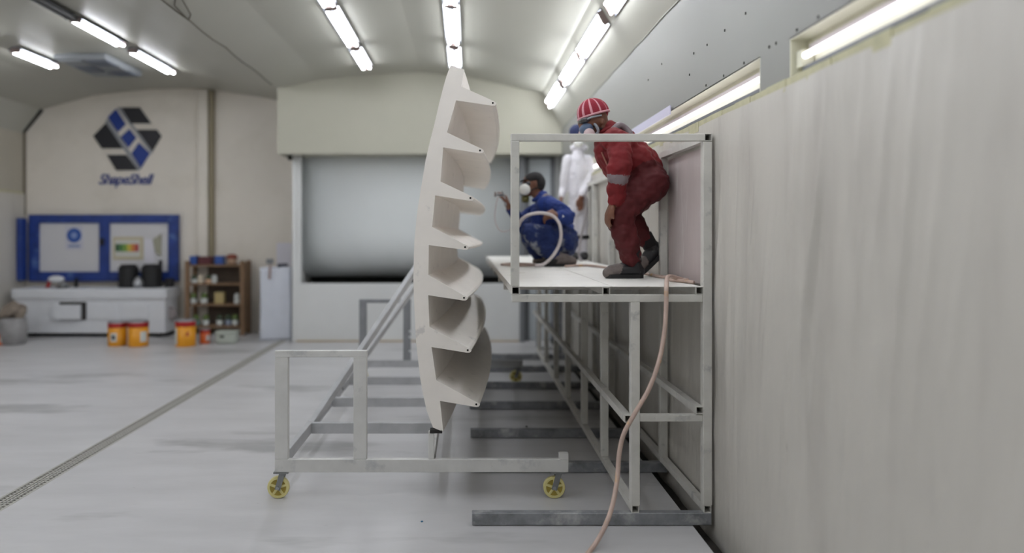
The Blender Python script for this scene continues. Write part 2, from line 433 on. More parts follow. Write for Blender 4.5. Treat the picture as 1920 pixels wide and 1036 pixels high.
# floor drain
t = Thing('floor_drain', 'long narrow metal grate let into the floor running to the far wall', 'drain', ((DX0+DX1)/2, 6, -.02))
for i, x in enumerate((DX0+.008, DX1-.008)): t.part('frame_bar', B(x-.008, x+.008, 2.2, 11.35, -.03, .001), mat('drain_bar', (168, 166, 160), .5))
for x in (DX0+.047, (DX0+DX1)/2, DX1-.047): t.part('long_bar', B(x-.005, x+.005, 2.2, 11.35, -.02, 0), mat('drain_bar', (168, 166, 160), .5))
bm = bmesh.new(); y = 2.2
while y < 11.35: box(bm, DX0+.012, DX1-.012, y, y+.012, -.018, -.002); y += .036
t.part('cross_bars', bm, MATS['drain_bar'], kind='stuff')

# ------------------------------------------------------------------ ceiling lamps
def ceil_z(x):
    for (x0, z0), (x1, z1) in zip(prof[1:], prof[2:]):
        if x0 <= x <= x1: return z0+(z1-z0)*(x-x0)/(x1-x0), math.atan2(z1-z0, x1-x0)
    return 3.5, 0
def ceiling_lamp(x, y0, y1, label, lit=True, off=.0):
    z, tl = ceil_z(x)
    t = Thing('ceiling_lamp', label, 'lamp', (x, (y0+y1)/2, z-.045), 'strip lamps on the vaulted ceiling')
    c = t.loc; L = (y1-y0)/2
    def tr(bm):
        return bm
    R = Matrix.Rotation(-tl, 4, 'Y')
    def put(bm):
        for v in bm.verts: v.co = c+(R @ v.co)
        return bm
    hm = M_house if lit else M_houseoff; tm = M_tube if lit else M_tubeoff
    bm = bmesh.new(); sh = [(-.03, .045), (.03, .045), (.085, .012), (.082, .008), (.03, .03), (-.03, .03), (-.082, .008), (-.085, .012)]
    t.part('housing', put(prism(sh, -L, L)), hm)
    for s in (-1, 1):
        t.part('tube', put(tube([Vector((s*.044, -L+.03, -.012)), Vector((s*.044, L-.03, -.012))], .0135, 8)), tm, smooth=True)
        t.part('end_cap', put(B(-.062, .062, s*(L-.015)-.015, s*(L-.015)+.015, -.026, .03)), M_cap if lit else M_houseoff)
    return t
def row(x, segs, where):
    n = len(segs)
    for i, (a, b) in enumerate(segs):
        o = ['farthest', 'second farthest', 'third farthest', 'fourth farthest', 'fifth farthest', 'sixth farthest', 'seventh farthest', 'eighth farthest']
        ceiling_lamp(x, a, b, 'lit twin-tube strip lamp, %s in the %s' % (o[i], where))
row(-1.36, [(9.1, 10.15), (7.45, 8.93), (5.9, 7.38), (3.6, 5.0), (1.6, 3.0), (-.4, 1.0), (-2.5, -1.1)], 'ceiling row left of the white shell')
row(-.155, [(8.95, 10.1), (7.3, 8.75), (5.8, 7.25), (3.6, 5.0), (1.6, 3.0), (-.4, 1.0), (-2.5, -1.1)], 'ceiling row above the white shell')
row(1.165, [(9.2, 10.6), (7.7, 9.0), (6.35, 7.65), (4.65, 6.12), (2.6, 4.0)], 'ceiling row above the man in red')
row(-4.23, [(9.45, 10.7), (8.06, 9.14)], 'left bay, inner row')
row(-4.23, [(4.5, 5.9), (2.5, 4.0), (.5, 2), (-1.5, 0)], 'left bay inner row outside the picture')
ceiling_lamp(-4.23, 6.3, 8.0, 'dark unlit strip lamp at the top left of the ceiling', lit=False)
row(-6.45, [(7.2, 8.6), (5.5, 6.9), (3.8, 5.2), (2.1, 3.5), (.4, 1.8), (-1.3, .1), (-3.0, -1.6)], 'unseen side row added to light left bay')  # extra lamps out of view, added to brighten the left bay
row(-5.6, [(9.25, 10.15), (7.35, 8.7)], 'left bay, outer row by the grey vent')
row(-5.6, [(5.5, 7.0), (3.5, 5.0), (1.5, 3), (-.5, 1)], 'left bay outer row outside the picture')

# ceiling air vent
t = Thing('ceiling_vent', 'grey square air outlet on the ceiling above the wall logo', 'vent', (-5.05, 10.3, 3.86))
t.part('vent_body', B(-5.4, -4.72, 9.75, 10.85, 3.88, 3.96, bev=.01), M_vent)
for i in range(3):
    for j in range(2):
        x = -5.37+j*.34; y = 9.8+i*.34
        t.part('louvre', B(x+.02, x+.30, y+.02, y+.30, 3.865, 3.885), M_ventd if (i+j) % 2 else M_vent)

# ------------------------------------------------------------------ white louvred shell
YT = 4.5; YE = 8.15
def q(px, py): p = P(px, py, YT); return (p.x, p.z)
def bow(t, z): return (.13*t+.28*t*(1-t))*(1-.35*min(1, max(0, (z-1.25)/1.35)))
def sweep(poly, y0, y1, n, bm=None, cap=True):
    bm = bm or bmesh.new(); rings = []
    for i in range(n+1):
        y = y0+(y1-y0)*i/n; t = (y-YT)/(YE-YT)
        rings.append([bm.verts.new((x+bow(t, z), y, z)) for x, z in poly])
    m = len(poly)
    for A, C in zip(rings, rings[1:]):
        for k in range(m): bm.faces.new((A[k], C[k], C[(k+1) % m], A[(k+1) % m]))
    bm.faces.new(rings[0]); bm.faces.new(rings[-1][::-1])
    return bm
left = [(845, 122), (838, 140), (832, 160), (823, 195), (815, 230), (806, 265), (798, 300), (793, 330), (788, 360), (783, 392), (780, 420), (777, 450), (776, 480), (775, 520), (776, 560), (778, 600), (780, 640), (784, 676), (788, 710), (793, 738), (799, 765), (806, 786), (812, 801)]
# teeth: (upper inner corner, tip, lower inner corner)
teeth = [((865, 162), (929, 194), (855, 188)), ((838, 248), (905, 283), (831, 276)), ((826, 340), (887, 372), (816, 366)),
         ((810, 425), (877, 464), (804, 459)), ((803, 515), (875, 559), (803, 553)), ((805, 612), (882, 657), (809, 650)), ((818, 712), (898, 758.5), (825, 751))]
def rtip(a, t, b):
    "blunt rounded end of a louvre around t"
    x, y = t
    return [(x-7, y-6.5), (x-2, y-4.5), (x+1.5, y-1.5), (x+1.5, y+1), (x-1, y+3.6), (x-6, y+4.0)]
outline = [(870, 130)]
for a, tp, b in teeth: outline += [a]+rtip(a, tp, b)+[b]
outline += [(831, 809)]
full = [q(*p) for p in left[::-1]]
full = [q(*p) for p in left]+[q(*p) for p in outline[::-1]]
t = Thing('louvred_shell', 'tall white curved fairing with seven slanting louvres standing on the trolley', 'fairing', (0, 6.2, .41))
t.part('end_plate', sweep(full, YT, YT+.025, 1), M_blade)
t.part('end_plate', sweep(full, YE-.025, YE, 1), M_blade)
inner = [(870, 130)]+[p for a, tp, b in teeth for p in (a, b)]+[(831, 809)]
t.part('spine', sweep([q(*p) for p in left]+[q(x-.4, y) for x, y in inner[::-1]], YT+.02, YE-.02, 16), M_blade, smooth=False)
for a, tp, b in teeth:
    poly = [q(a[0]-3, a[1]), q(*a)]+[q(x-.8, y) for x, y in rtip(a, tp, b)]+[q(*b), q(b[0]-3, b[1])]
    t.part('louvre', sweep(poly, YT+.02, YE-.02, 16), M_blade)
for (px, py) in [(924, 193), (900, 282), (882, 371), (872, 463), (870, 558), (877, 656), (893, 757.5)]:
    p = P(px, py, YT)
    t.part('bolt_hole', lathe([(.0001, 0), (.0062, 0), (.0062, .004), (.0001, .004)], (p.x, YT-.0025, p.z), 10, axis='Y'), M_hole)

# ------------------------------------------------------------------ trolley
def tx(px): return (px-VX)*YT/F
t = Thing('trolley', 'long white steel trolley frame on yellow castors under the white shell', 'trolley', (-.3, 6.3, 0))
TB0, TB1 = P(0, 885, YT).z, P(0, 861, YT).z      # bar bottom and top
zc = (TB0+TB1)/2; hh = TB1-TB0; ztop = P(0, 657, YT).z
YR = 8.05
def tb(name, a, b, wx, wy, m=M_trolley, **k): return t.part(name, bar(a, b, wx, wy, **k), m)
yc = YT+.02; xL = tx(515)
tb('front_bar', (xL, yc, zc), (tx(1066), yc, zc), .04, hh)
tb('rear_bar', (xL, YR, zc), (tx(1066)-.01, YR, zc), .04, hh, M_grey, hollow=True)
t.part('end_stop', B(tx(1049), tx(1066), YT-.002, YT+.045, TB1-.001, TB1+.035, bev=.003), M_trolley)
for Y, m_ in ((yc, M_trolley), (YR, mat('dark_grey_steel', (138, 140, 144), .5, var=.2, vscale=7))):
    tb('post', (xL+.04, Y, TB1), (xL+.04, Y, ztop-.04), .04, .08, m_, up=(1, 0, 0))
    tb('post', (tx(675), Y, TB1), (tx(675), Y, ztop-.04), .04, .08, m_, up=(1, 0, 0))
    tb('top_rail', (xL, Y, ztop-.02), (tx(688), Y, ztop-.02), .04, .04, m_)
tb('side_rail', (xL+.02, yc+.02, zc), (xL+.02, YR-.02, zc), .04, hh, M_grey)
tb('centre_rail', (tx(808), yc+.02, zc), (tx(808), YR-.02, zc), .035, hh)
for Y in (5.39, 6.22, 7.12): tb('cross_bar', (xL+.04, Y, zc), (tx(808), Y, zc), .04, hh, M_grey)
p0 = Vector((xL+.03, 5.42, zc+.01)); tb('brace', p0, P(830, 428, 7.0), .05, .05, M_grey)
p0 = Vector((xL+.03, 6.72, zc+.01)); tb('brace', p0, P(838, 452, 8.05), .05, .05, M_grey)
tb('support_post', (tx(808.5), yc, TB1), (tx(808.5), yc, P(0, 812, YT).z+.01), .035, .035, up=(0, 1, 0))
t.part('foot_bracket', B(tx(806), tx(829), YT, YT+.06, P(0, 812, YT).z, P(0, 806, YT).z), M_dark)
for (px, py) in [(768.5, 620), (768.5, 631), (768.5, 657)]:
    p = P(px, py, YR-.02)
    t.part('bolt_hole', lathe([(.0001, 0), (.012, 0), (.012, .003), (.0001, .003)], (p.x+.0, YR-.042, p.z), 8, axis='Y'), M_white)
def castor(cx, cy, flip=1):
    r = .066; cz = r; yw = .016
    wb = lathe([(r-.016, -yw), (r-.003, -yw), (r, -yw+.004), (r, yw-.004), (r-.003, yw), (r-.016, yw), (r-.016, -yw)], (cx, cy, cz), 28, axis='Y', cap=False)
    w = t.part('castor', wb, M_wheel, smooth=False)
    t.part('hub', lathe([(.0001, -yw+.006), (r-.015, -yw+.006), (r-.015, yw-.006), (.0001, yw-.006)], (cx, cy, cz), 24, axis='Y'), M_wheel2, w)
    for k in range(5):
        a = 2*math.pi*k/5+.3; d = Vector((math.cos(a), 0, math.sin(a)))
        t.part('spoke', bar(Vector((cx, cy, cz))+d*.012, Vector((cx, cy, cz))+d*.052, 2*yw-.004, .013, up=(0, 1, 0)) if 0 else bar(Vector((cx, cy, cz))+d*.012, Vector((cx, cy, cz))+d*.052, .016, 2*yw-.004, up=(0, 1, 0)), M_wheel, w)
    for s in (-1, 1):
        top = Vector((cx+flip*.028, cy+s*.022, TB0-.006)); bot = Vector((cx-flip*.002, cy+s*.022, cz-.012))
        t.part('fork', bar(top, bot, .034, .004, up=(0, 1, 0), bev=0), M_zinc, w)
    t.part('axle', lathe([(.0001, -.03), (.010, -.03), (.010, .03), (.0001, .03)], (cx, cy, cz), 10, axis='Y'), M_silver, w)
    t.part('mounting_plate', B(cx-.045+flip*.02, cx+.045+flip*.02, cy-.03, cy+.03, TB0-.010, TB0, bev=.001), M_zinc, w)
castor(tx(520), yc+.01); castor(tx(1040), yc+.01)
castor(tx(523), YR, 1); castor(tx(1040)-.0, YR, 1)

# ------------------------------------------------------------------ work platform
YP = 4.095
def X(px): return (px-VX)*YP/F
def Z(py): return H-(py-VY)*YP/F
t = Thing('work_platform', 'white and galvanised steel work platform with a raised board deck along the right wall', 'platform', (.8, 7, 0))
def pb(name, a, b, wx, wy, m=M_steel, hollow=False, **k): return t.part(name, bar(a, b, wx, wy, hollow=hollow, **k), m)
frames = [YP, 5.0, 5.85, 6.8, 7.7, 8.65, 9.5]
zr0, zr1 = .004, Z(961); xa, xbk = X(885), 1.345
w5 = .05; xp = X(1191.5); xw = X(1327)
zd1 = Z(552); zd0 = Z(566); zdeck = Z(537)
for i, Y in enumerate(frames):
    pb('floor_rail', (xa+(.0 if i else 0), Y+.02, (zr0+zr1)/2), (xbk-.002, Y+.02, (zr0+zr1)/2), .05, zr1-zr0, M_galv)
    pb('post', (xp, Y+.025, zr1+.04), (xp, Y+.025, zd0), w5, w5, up=(0, 1, 0))
    pb('wall_post', (xw, Y+.025, zr1+.04 if i == 0 else zr1), (xw, Y+.025, Z(265)), w5, w5, up=(0, 1, 0))
    pb('deck_beam', (X(960), Y+.025, (zd0+zd1)/2), (xw-.026, Y+.025, (zd0+zd1)/2), w5, zd1-zd0)
pb('tie_bar', (xp+.025, YP+.025, Z(784)), (xw-.025, YP+.025, Z(784)), .04, .038)
YQ = 9.75
# front guard frame
pb('guard_post', (X(966), YP+.025, zd1+.045), (X(966), YP+.025, Z(264)), .046, .046, up=(0, 1, 0))
pb('hand_rail', (X(958), YP+.025, Z(257)), (X(1322), YP+.025, Z(257)), .04, .04)
for (x, z, w_) in [(xp, zr1+.02, .04), (xw, zr1+.02, .04), (X(1178), Z(785), .04), (X(1312), Z(769), .04), (X(967), Z(544.5), .042), (X(1137), Z(545.5), .04), (X(1312), Z(544.5), .042), (X(1328), Z(257), .04)]:
    pb('long_rail', (x, YP+.0, z), (x, YQ, z), w_, w_, hollow=True, t=.003)
zb = zd1+.042
ys = [YP+.005, 6.0, 7.9, YQ]
for i, (a, b) in enumerate(zip(ys, ys[1:])):
    for x0, x1 in ((X(960)+.012*i, .80), (.803, xw-.03)):
        t.part('deck_board', B(x0, x1, a, b-.003, zb, zdeck, bev=.002), M_deck)
for i in range(1):
    t.part('side_panel', B(xw+.028, xw+.034, frames[i]+.055, frames[i+1]-.005, zdeck, Z(270)), M_ply)

# ladder behind the platform
t = Thing('step_ladder', 'grey metal ladder standing behind the platform legs', 'ladder', (1.1, 9.9, 0))
for x in (.95, 1.27):
    t.part('stile', bar((x, 10.05, 0), (x+.0, 9.98, 1.28), .035, .035), M_galv)
for z in (.06, .39, .72, 1.02): t.part('rung', bar((.95, 10.04-z*.05, z), (1.27, 10.04-z*.05, z), .04, .03), M_galv)
t.part('stay', bar((1.30, 10.45, 0), (1.22, 10.0, 1.25), .03, .03), M_galv)

# ------------------------------------------------------------------ hoses
pts = [P(1310, 524, 4.45), P(1280, 519, 4.5), P(1258, 514, 4.4), P(1251, 518, 4.2), Vector((P(1250, 540, 4.06).x, 4.065, P(0, 540, 4.06).z)),
       P(1249, 570, 4.05), P(1246, 620, 4.03), P(1236, 675, 4.0), P(1217, 728, 3.98), P(1190, 775, 3.97), P(1170, 812, 3.97), P(1161, 850, 3.97), P(1158, 890, 3.95), P(1152, 930, 3.9), P(1141, 970, 3.85), P(1122, 1010, 3.80), P(1098, 1042, 3.72), P(1060, 1085, 3.45)]
zfix = zdeck+.014
pts[0].z = pts[1].z = zfix; pts[2].z = zfix+.025; pts[3].z = zfix+.025
for p in pts: p.x = min(p.x, 1.315)
single('air_hose', tube(smooth_path(pts), .0125, 10), M_hose, 'pinkish air hose hanging from the deck corner down to the floor', 'hose', smooth=True)
pts = [P(1316, 528, 4.35), P(1285, 520, 4.55), P(1262, 513, 4.75), P(1235, 511, 4.9), P(1205, 508, 5.3), P(1150, 500, 6), P(1100, 492, 6.6), P(1060, 500, 6.45)]
for p in pts: p.z = zdeck+.011; p.x = min(p.x, 1.30)
single('air_hose', tube(smooth_path(pts), .010, 8), M_hose, 'thin hose lying along the deck boards behind the boots of the man in red', 'hose', smooth=True)
pts = [P(1310, 530, 4.28), P(1285, 524, 4.38), P(1262, 519, 4.5), P(1250, 516, 4.62), P(1272, 514, 4.7), P(1316, 523, 4.5)]
for p in pts: p.z = zdeck+.012; p.x = min(p.x, 1.30)
single('air_hose', tube(smooth_path(pts), .011, 8), M_hose, 'short bight of hose on the deck corner by the wall post', 'hose', smooth=True)
pts = [P(940, 497, 6.75), P(960, 500, 6.6), P(990, 499, 6.6), P(1005, 497, 6.75), P(985, 494, 6.95), P(955, 494, 6.95), P(940, 496, 6.8)]
for p in pts: p.z = zdeck+.011; p.x = min(p.x, 1.30)
single('hose_coil', tube(smooth_path(pts), .009, 8), M_hose, 'loose loop of hose lying on the deck in front of the man in blue', 'hose', smooth=True)

# ------------------------------------------------------------------ people
def loft(bm, cs, seg=14):
    "cs: list of (centre, radius along side, radius along up); closed rounded ends"
    cs = [(Vector(c), a, b) for c, a, b in cs]
    n = len(cs); rings = []; up0 = None
    def ringat(c, s, u, a, b): return [bm.verts.new(c+s*a*math.cos(2*math.pi*k/seg)+u*b*math.sin(2*math.pi*k/seg)) for k in range(seg)]
    fr = []
    for i in range(n):
        d = (cs[min(i+1, n-1)][0]-cs[max(i-1, 0)][0]).normalized()
        y = Vector((0, 1, 0))
        if abs(d.y) > .95: y = Vector((1, 0, 0))
        s = (y-d*y.dot(d)).normalized(); u = d.cross(s).normalized(); fr.append((d, s, u))
    d, s, u = fr[0]; c, a, b = cs[0]; m = min(a, b)
    for ang in (75, 50, 25): k = math.cos(math.radians(ang)); rings.append(ringat(c-d*m*math.sin(math.radians(ang)), s, u, a*k, b*k))
    for i in range(n): rings.append(ringat(cs[i][0], fr[i][1], fr[i][2], cs[i][1], cs[i][2]))
    d, s, u = fr[-1]; c, a, b = cs[-1]; m = min(a, b)
    for ang in (25, 50, 75): k = math.cos(math.radians(ang)); rings.append(ringat(c+d*m*math.sin(math.radians(ang)), s, u, a*k, b*k))
    for A, C in zip(rings, rings[1:]):
        for k in range(seg): bm.faces.new((A[k], A[(k+1) % seg], C[(k+1) % seg], C[k]))
    bm.faces.new(rings[0][::-1]); bm.faces.new(rings[-1])

class Body:
    def __init__(s, k=1): s.bm = bmesh.new(); s.z = []; s.k = k
    def seg(s, pts, rs, mi, bands=(), flat=1, wr=.0):
        "pts chain, rs radii; mi material index"
        rs = [r*s.k for r in rs]
        s_ = [(p, r*flat, r) for p, r in zip(pts, rs)]
        # densify
        dn = []
        for (a, ra, rb), (b, sa, sb) in zip(s_, s_[1:]):
            for k in range(3): t = k/3; dn.append((Vector(a).lerp(Vector(b), t), ra+(sa-ra)*t, rb+(sb-rb)*t))
        dn.append(s_[-1]); loft(s.bm, dn)
        L = [0]
        for a, b in zip(pts, pts[1:]): L.append(L[-1]+(Vector(b)-Vector(a)).length)
        for i in range(len(pts)-1): s.z.append((Vector(pts[i]), Vector(pts[i+1]), rs[i], rs[i+1], mi, bands, L[i], L[i+1], wr))
    def ball(s, c, rx, ry, rz, mi, rot=0):
        rx, ry, rz = rx*s.k, ry*s.k, rz*s.k
        r = bmesh.ops.create_icosphere(s.bm, subdivisions=3, radius=1)
        Rm = Matrix.Rotation(rot, 3, 'Y')
        for v in r['verts']: v.co = Vector(c)+Rm @ Vector((v.co.x*rx, v.co.y*ry, v.co.z*rz))
        m = (rx+rz)/2; s.z.append((Vector(c), Vector(c)+Vector((0, 0, .001)), m, m, mi, (), 0, .001, 0))
    def hand(s, wrist, palm_dir, finger_dir2, side, mi, sc=1.0, curl=None):
        "wrist point, palm direction, direction fingers bend to, side axis across the knuckles (thumb on +side)"
        d = Vector(palm_dir).normalized(); sd = Vector(side).normalized(); f2 = Vector(finger_dir2).normalized(); w = Vector(wrist)
        k = w+d*.085*sc
        for o in (-.022, 0, .022): s.seg([w+sd*o*.6*sc, k+sd*o*sc], [.019*sc, .016*sc], mi)
        Ls = [.072, .08, .075, .06]
        for i, o in enumerate((.033, .011, -.011, -.032)):
            b0 = k+sd*o*sc; l = Ls[i]*sc
            p1 = b0+(d*.75+f2*.45).normalized()*l*.45; p2 = p1+(d*.3+f2*.9).normalized()*l*.32; p3 = p2+(f2*.9-d*.25).normalized()*l*.28
            s.seg([b0, p1, p2, p3], [.0105*sc, .0098*sc, .009*sc, .008*sc], mi)
        t0 = w+d*.025*sc+sd*.02*sc; t1 = t0+(sd*.8+d*.7).normalized()*.04*sc; t2 = t1+(d*.7+f2*.6+sd*.1).normalized()*.032*sc; t3 = t2+(f2+d*.3).normalized()*.024*sc
        s.seg([t0, t1, t2, t3], [.015*sc, .0125*sc, .011*sc, .0095*sc], mi)
    def build(s, th, mats, vox=.0075, name='body', smooth_it=5, wrinkle=.006, cloth=()):
        me = bpy.data.meshes.new('tmp'); s.bm.to_mesh(me); s.bm.free()
        o = bpy.data.objects.new('tmp', me); COL.objects.link(o)
        r = o.modifiers.new('r', 'REMESH'); r.mode = 'VOXEL'; r.voxel_size = vox
        g = o.modifiers.new('s', 'SMOOTH'); g.factor = .5; g.iterations = smooth_it
        dg = bpy.context.evaluated_depsgraph_get(); dg.update()
        m2 = bpy.data.meshes.new_from_object(o.evaluated_get(dg)); m2.name = name
        bpy.data.objects.remove(o); bpy.data.meshes.remove(me)
        import numpy as np
        nv = len(m2.vertices); cc = np.zeros(nv*3); m2.vertices.foreach_get('co', cc); cc = cc.reshape(-1, 3)
        nn = np.zeros(nv*3); m2.vertices.foreach_get('normal', nn); nn = nn.reshape(-1, 3)
        best = np.full(nv, 1e9); mi = np.zeros(nv, int); wr = np.zeros(nv)
        for a, b, ra, rb, m, bands, l0, l1, wq in s.z:
            a = np.array(a); b = np.array(b); ab = b-a; L2 = max(ab@ab, 1e-9)
            tt = np.clip(((cc-a)@ab)/L2, 0, 1); dd = np.linalg.norm(cc-(a+tt[:, None]*ab), axis=1)-(ra+(rb-ra)*tt)
            k = dd < best; best[k] = dd[k]; al = l0+(l1-l0)*tt; mm = np.full(nv, m)
            for (q0, q1, bmi) in bands: mm[(al >= q0) & (al <= q1)] = bmi
            mi[k] = mm[k]; wr[k] = wq
        off = np.zeros(nv)
        for i in range(nv):
            if wr[i] > 0:
                c = cc[i]; v = Vector((c[0]*13, c[1]*9, c[2]*16))
                off[i] = wr[i]*(noise.noise(v)+.5*noise.noise(v*2.3))
        cc = cc+nn*off[:, None]
        m2.vertices.foreach_set('co', (cc-np.array(th.loc)).ravel())
        pm = [int(np.median([mi[v] for v in p.vertices])) if 0 else int(mi[p.vertices[0]]) for p in m2.polygons]
        m2.materials.clear()
        for x in mats: m2.materials.append(x)
        m2.polygons.foreach_set('material_index', pm); m2.polygons.foreach_set('use_smooth', [True]*len(pm)); m2.update()
        ob = bpy.data.objects.new(name, m2); COL.objects.link(ob); ob.parent = th.e
        return ob

def boot(th, heel, toe, ankle, m=M_boot, m2=M_bootdust, w=.048, name='boot'):
    heel = Vector(heel); toe = Vector(toe); ankle = Vector(ankle)
    d = (toe-heel).normalized(); s = Vector((0, 1, 0)); u = s.cross(d).normalized()
    if u.z < 0: u = -u
    L = (toe-heel).length
    b = Body()
    def at(t, h, y=0): return heel+d*L*t+u*h+s*y
    b.seg([at(.10, .045), at(.35, .05), at(.62, .045), at(.88, .038)], [.042, .046, .044, .036], 0)
    b.seg([at(.90, .036), at(.94, .034)], [.044, .040], 1)
    b.seg([at(.66, .052), at(.85, .044)], [.046, .044], 1)
    b.seg([at(.16, .05), ankle*.55+at(.2, .06)*.45, ankle], [.044, .046, .052], 0)
    # laces flap
    b.seg([at(.30, .09), at(.55, .085)], [.024, .02], 0)
    o = b.build(th, [m, m2], vox=.006, name=name, smooth_it=4)
    bm = bmesh.new(); n = 10; pts = []
    for k in range(n+1):
        t = -.02+1.04*k/n; ww = w*(.72+.35*math.sin(min(1, max(0, t))*math.pi*.8+.3))
        if k in (0, n): ww *= .55
        pts.append((t, ww))
    lo = [bm.verts.new(at(t, 0, -ww)) for t, ww in pts]+[bm.verts.new(at(t, 0, ww)) for t, ww in pts[::-1]]
    hi = [bm.verts.new(at(t, .026, -ww)) for t, ww in pts]+[bm.verts.new(at(t, .026, ww)) for t, ww in pts[::-1]]
    bm.faces.new(lo[::-1]); bm.faces.new(hi); m_ = len(lo)
    for k in range(m_): bm.faces.new((lo[k], lo[(k+1) % m_], hi[(k+1) % m_], hi[k]))
    th.part('sole', bm, M_black, o)
    return o

def ellip(c, rx, ry, rz, rot=None, bm=None, sub=3, cut=None):
    bm = bm or bmesh.new(); r = bmesh.ops.create_icosphere(bm, subdivisions=sub, radius=1)
    for v in r['verts']:
        q_ = Vector((v.co.x*rx, v.co.y*ry, v.co.z*rz))
        if rot is not None: q_ = rot @ q_
        v.co = Vector(c)+q_
    return bm
def ROT(deg): return Matrix.Rotation(math.radians(deg), 3, 'Y')

DZ = zdeck
# ---- man in red (faces left, bent, hand on knee)
YM = 4.98
th = Thing('person', 'person in red coverall and striped knit hat bending forward on the deck, hand on knee', 'person', (P(1185, 0, YM).x, YM, DZ))
A = lambda px, py, dy=0: P(px, py, YM+dy)
b = Body(.96)
# torso (material 0 red, 1 trousers, 2 skin, 3 band)
b.seg([A(1142, 247), A(1152, 262), A(1170, 283), A(1193, 305), A(1209, 325), A(1216, 340)], [.075, .115, .142, .140, .132, .125], 0, wr=.017, flat=1.3)
b.seg([A(1217, 335, -.05), A(1220, 345, -.05)], [.125, .125], 1, wr=.013)
b.seg([A(1217, 335, .05), A(1220, 345, .05)], [.125, .125], 1, wr=.013)
b.seg([A(1128, 268), A(1138, 292), A(1152, 318)], [.055, .085, .075], 0, wr=.013, flat=1.5)     # loose open jacket front
b.seg([A(1150, 262, -.17), A(1150, 262, .17)], [.085, .085], 0, wr=.013)                     # shoulders
# near arm
b.seg([A(1160, 266, -.19), A(1163, 300, -.25), A(1160, 330, -.25), A(1156, 355, -.22), A(1155, 370, -.2)], [.085, .078, .074, .068, .062], 0, bands=((.232, .275, 3),), wr=.015)
b.seg([A(1154, 368, -.2), A(1150, 380, -.19)], [.034, .030], 2)
b.hand(A(1150, 378, -.19), (-.35, 0, -.85), (.35, .25, -.8), (.15, -1, .1), 2, sc=1.08)
# far arm
b.seg([A(1156, 264, .17), A(1156, 300, .20), A(1155, 335, .18), A(1156, 362, .14)], [.082, .070, .062, .052], 0, wr=.013)
b.seg([A(1156, 362, .14), A(1156, 378, .13)], [.034, .03], 2)
b.hand(A(1156, 376, .13), (-.2, -.1, -.9), (.3, -.2, -.8), (0, 1, 0), 2)
# legs
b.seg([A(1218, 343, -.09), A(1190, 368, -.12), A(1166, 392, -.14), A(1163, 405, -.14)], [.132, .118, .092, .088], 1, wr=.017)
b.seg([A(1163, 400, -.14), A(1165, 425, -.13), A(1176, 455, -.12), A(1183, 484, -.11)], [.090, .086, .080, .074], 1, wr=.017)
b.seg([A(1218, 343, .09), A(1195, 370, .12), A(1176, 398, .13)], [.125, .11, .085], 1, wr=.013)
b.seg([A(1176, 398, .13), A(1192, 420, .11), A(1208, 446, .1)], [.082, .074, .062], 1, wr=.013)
# neck, head
b.seg([A(1145, 248), A(1132, 240), A(1124, 234)], [.058, .052, .055], 2)
b.ball(A(1113, 222), .098, .076, .105, 2, rot=math.radians(-20))
b.ball(A(1100, 238), .055, .05, .05, 2)
b.ball(A(1130, 227, -.078), .017, .010, .026, 2); b.ball(A(1130, 227, .078), .017, .010, .026, 2)
b.ball(A(1089, 232), .022, .016, .02, 2)
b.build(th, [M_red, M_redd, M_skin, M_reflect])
# collar, cuff
bm = bmesh.new(); tube(smooth_path([A(1139, 243)+Vector((math.cos(a)*.058, math.sin(a)*.08, math.cos(a)*.022)) for a in [2*math.pi*k/8 for k in range(9)]], 3), .013, 8, bm)
th.part('collar', bm, M_red, smooth=True)
th.part('shoulder_stripe', tube(smooth_path([A(1147, 246, -.15), A(1160, 235, -.13), A(1172, 240, -.12), A(1183, 252, -.13)]), .022, 8), M_reflect, smooth=True, label='grey reflective shoulder stripe')
th.part('cuff', lathe([(.030, -.012), (.043, -.012), (.043, .012), (.030, .012)], A(1153, 372, -.2), 18), M_yellowband, label='cream knitted cuff', smooth=True)
bm = bmesh.new()
tube(smooth_path([A(1128, 285, -.10), A(1137, 305, -.11), A(1146, 322, -.11)]), .006, 6, bm)
th.part('zip', bm, mat('zip_brown', (150, 96, 84), .5))
# striped hat: columns of ribs
bm = bmesh.new(); c = A(1112, 213); R = ROT(-16); seg = 44; rows_ = 10; rings = []
for j in range(rows_+1):
    el = math.radians(-6+96*j/rows_)
    ring = []
    for k in range(seg):
        a = 2*math.pi*k/seg; rr = 1+.025*(1 if (k//2) % 2 else -1)
        v = Vector((.106*math.cos(el)*math.cos(a)*rr, .088*math.cos(el)*math.sin(a)*rr, .104*math.sin(el)))
        ring.append(bm.verts.new(c+R @ v))
    rings.append(ring)
for Ar, C in zip(rings, rings[1:]):
    for k in range(seg):
        f = bm.faces.new((Ar[k], Ar[(k+1) % seg], C[(k+1) % seg], C[k])); f.material_index = 1 if k % 4 == 3 else 0
bm.faces.new(rings[0][::-1]); bm.faces.new(rings[-1])
th.part('knit_hat', bm, [M_hat1, M_hat2], smooth=True, label='red and pink vertically striped knit hat')
th.part('hat_brim', tube([c+R @ Vector((.106*math.cos(a), .089*math.sin(a), -.012)) for a in [2*math.pi*k/24 for k in range(25)]], .008, 6), M_hat2, smooth=True)
th.part('hat_knot', ellip(A(1134, 213), .022, .03, .03), M_hat1, smooth=True)
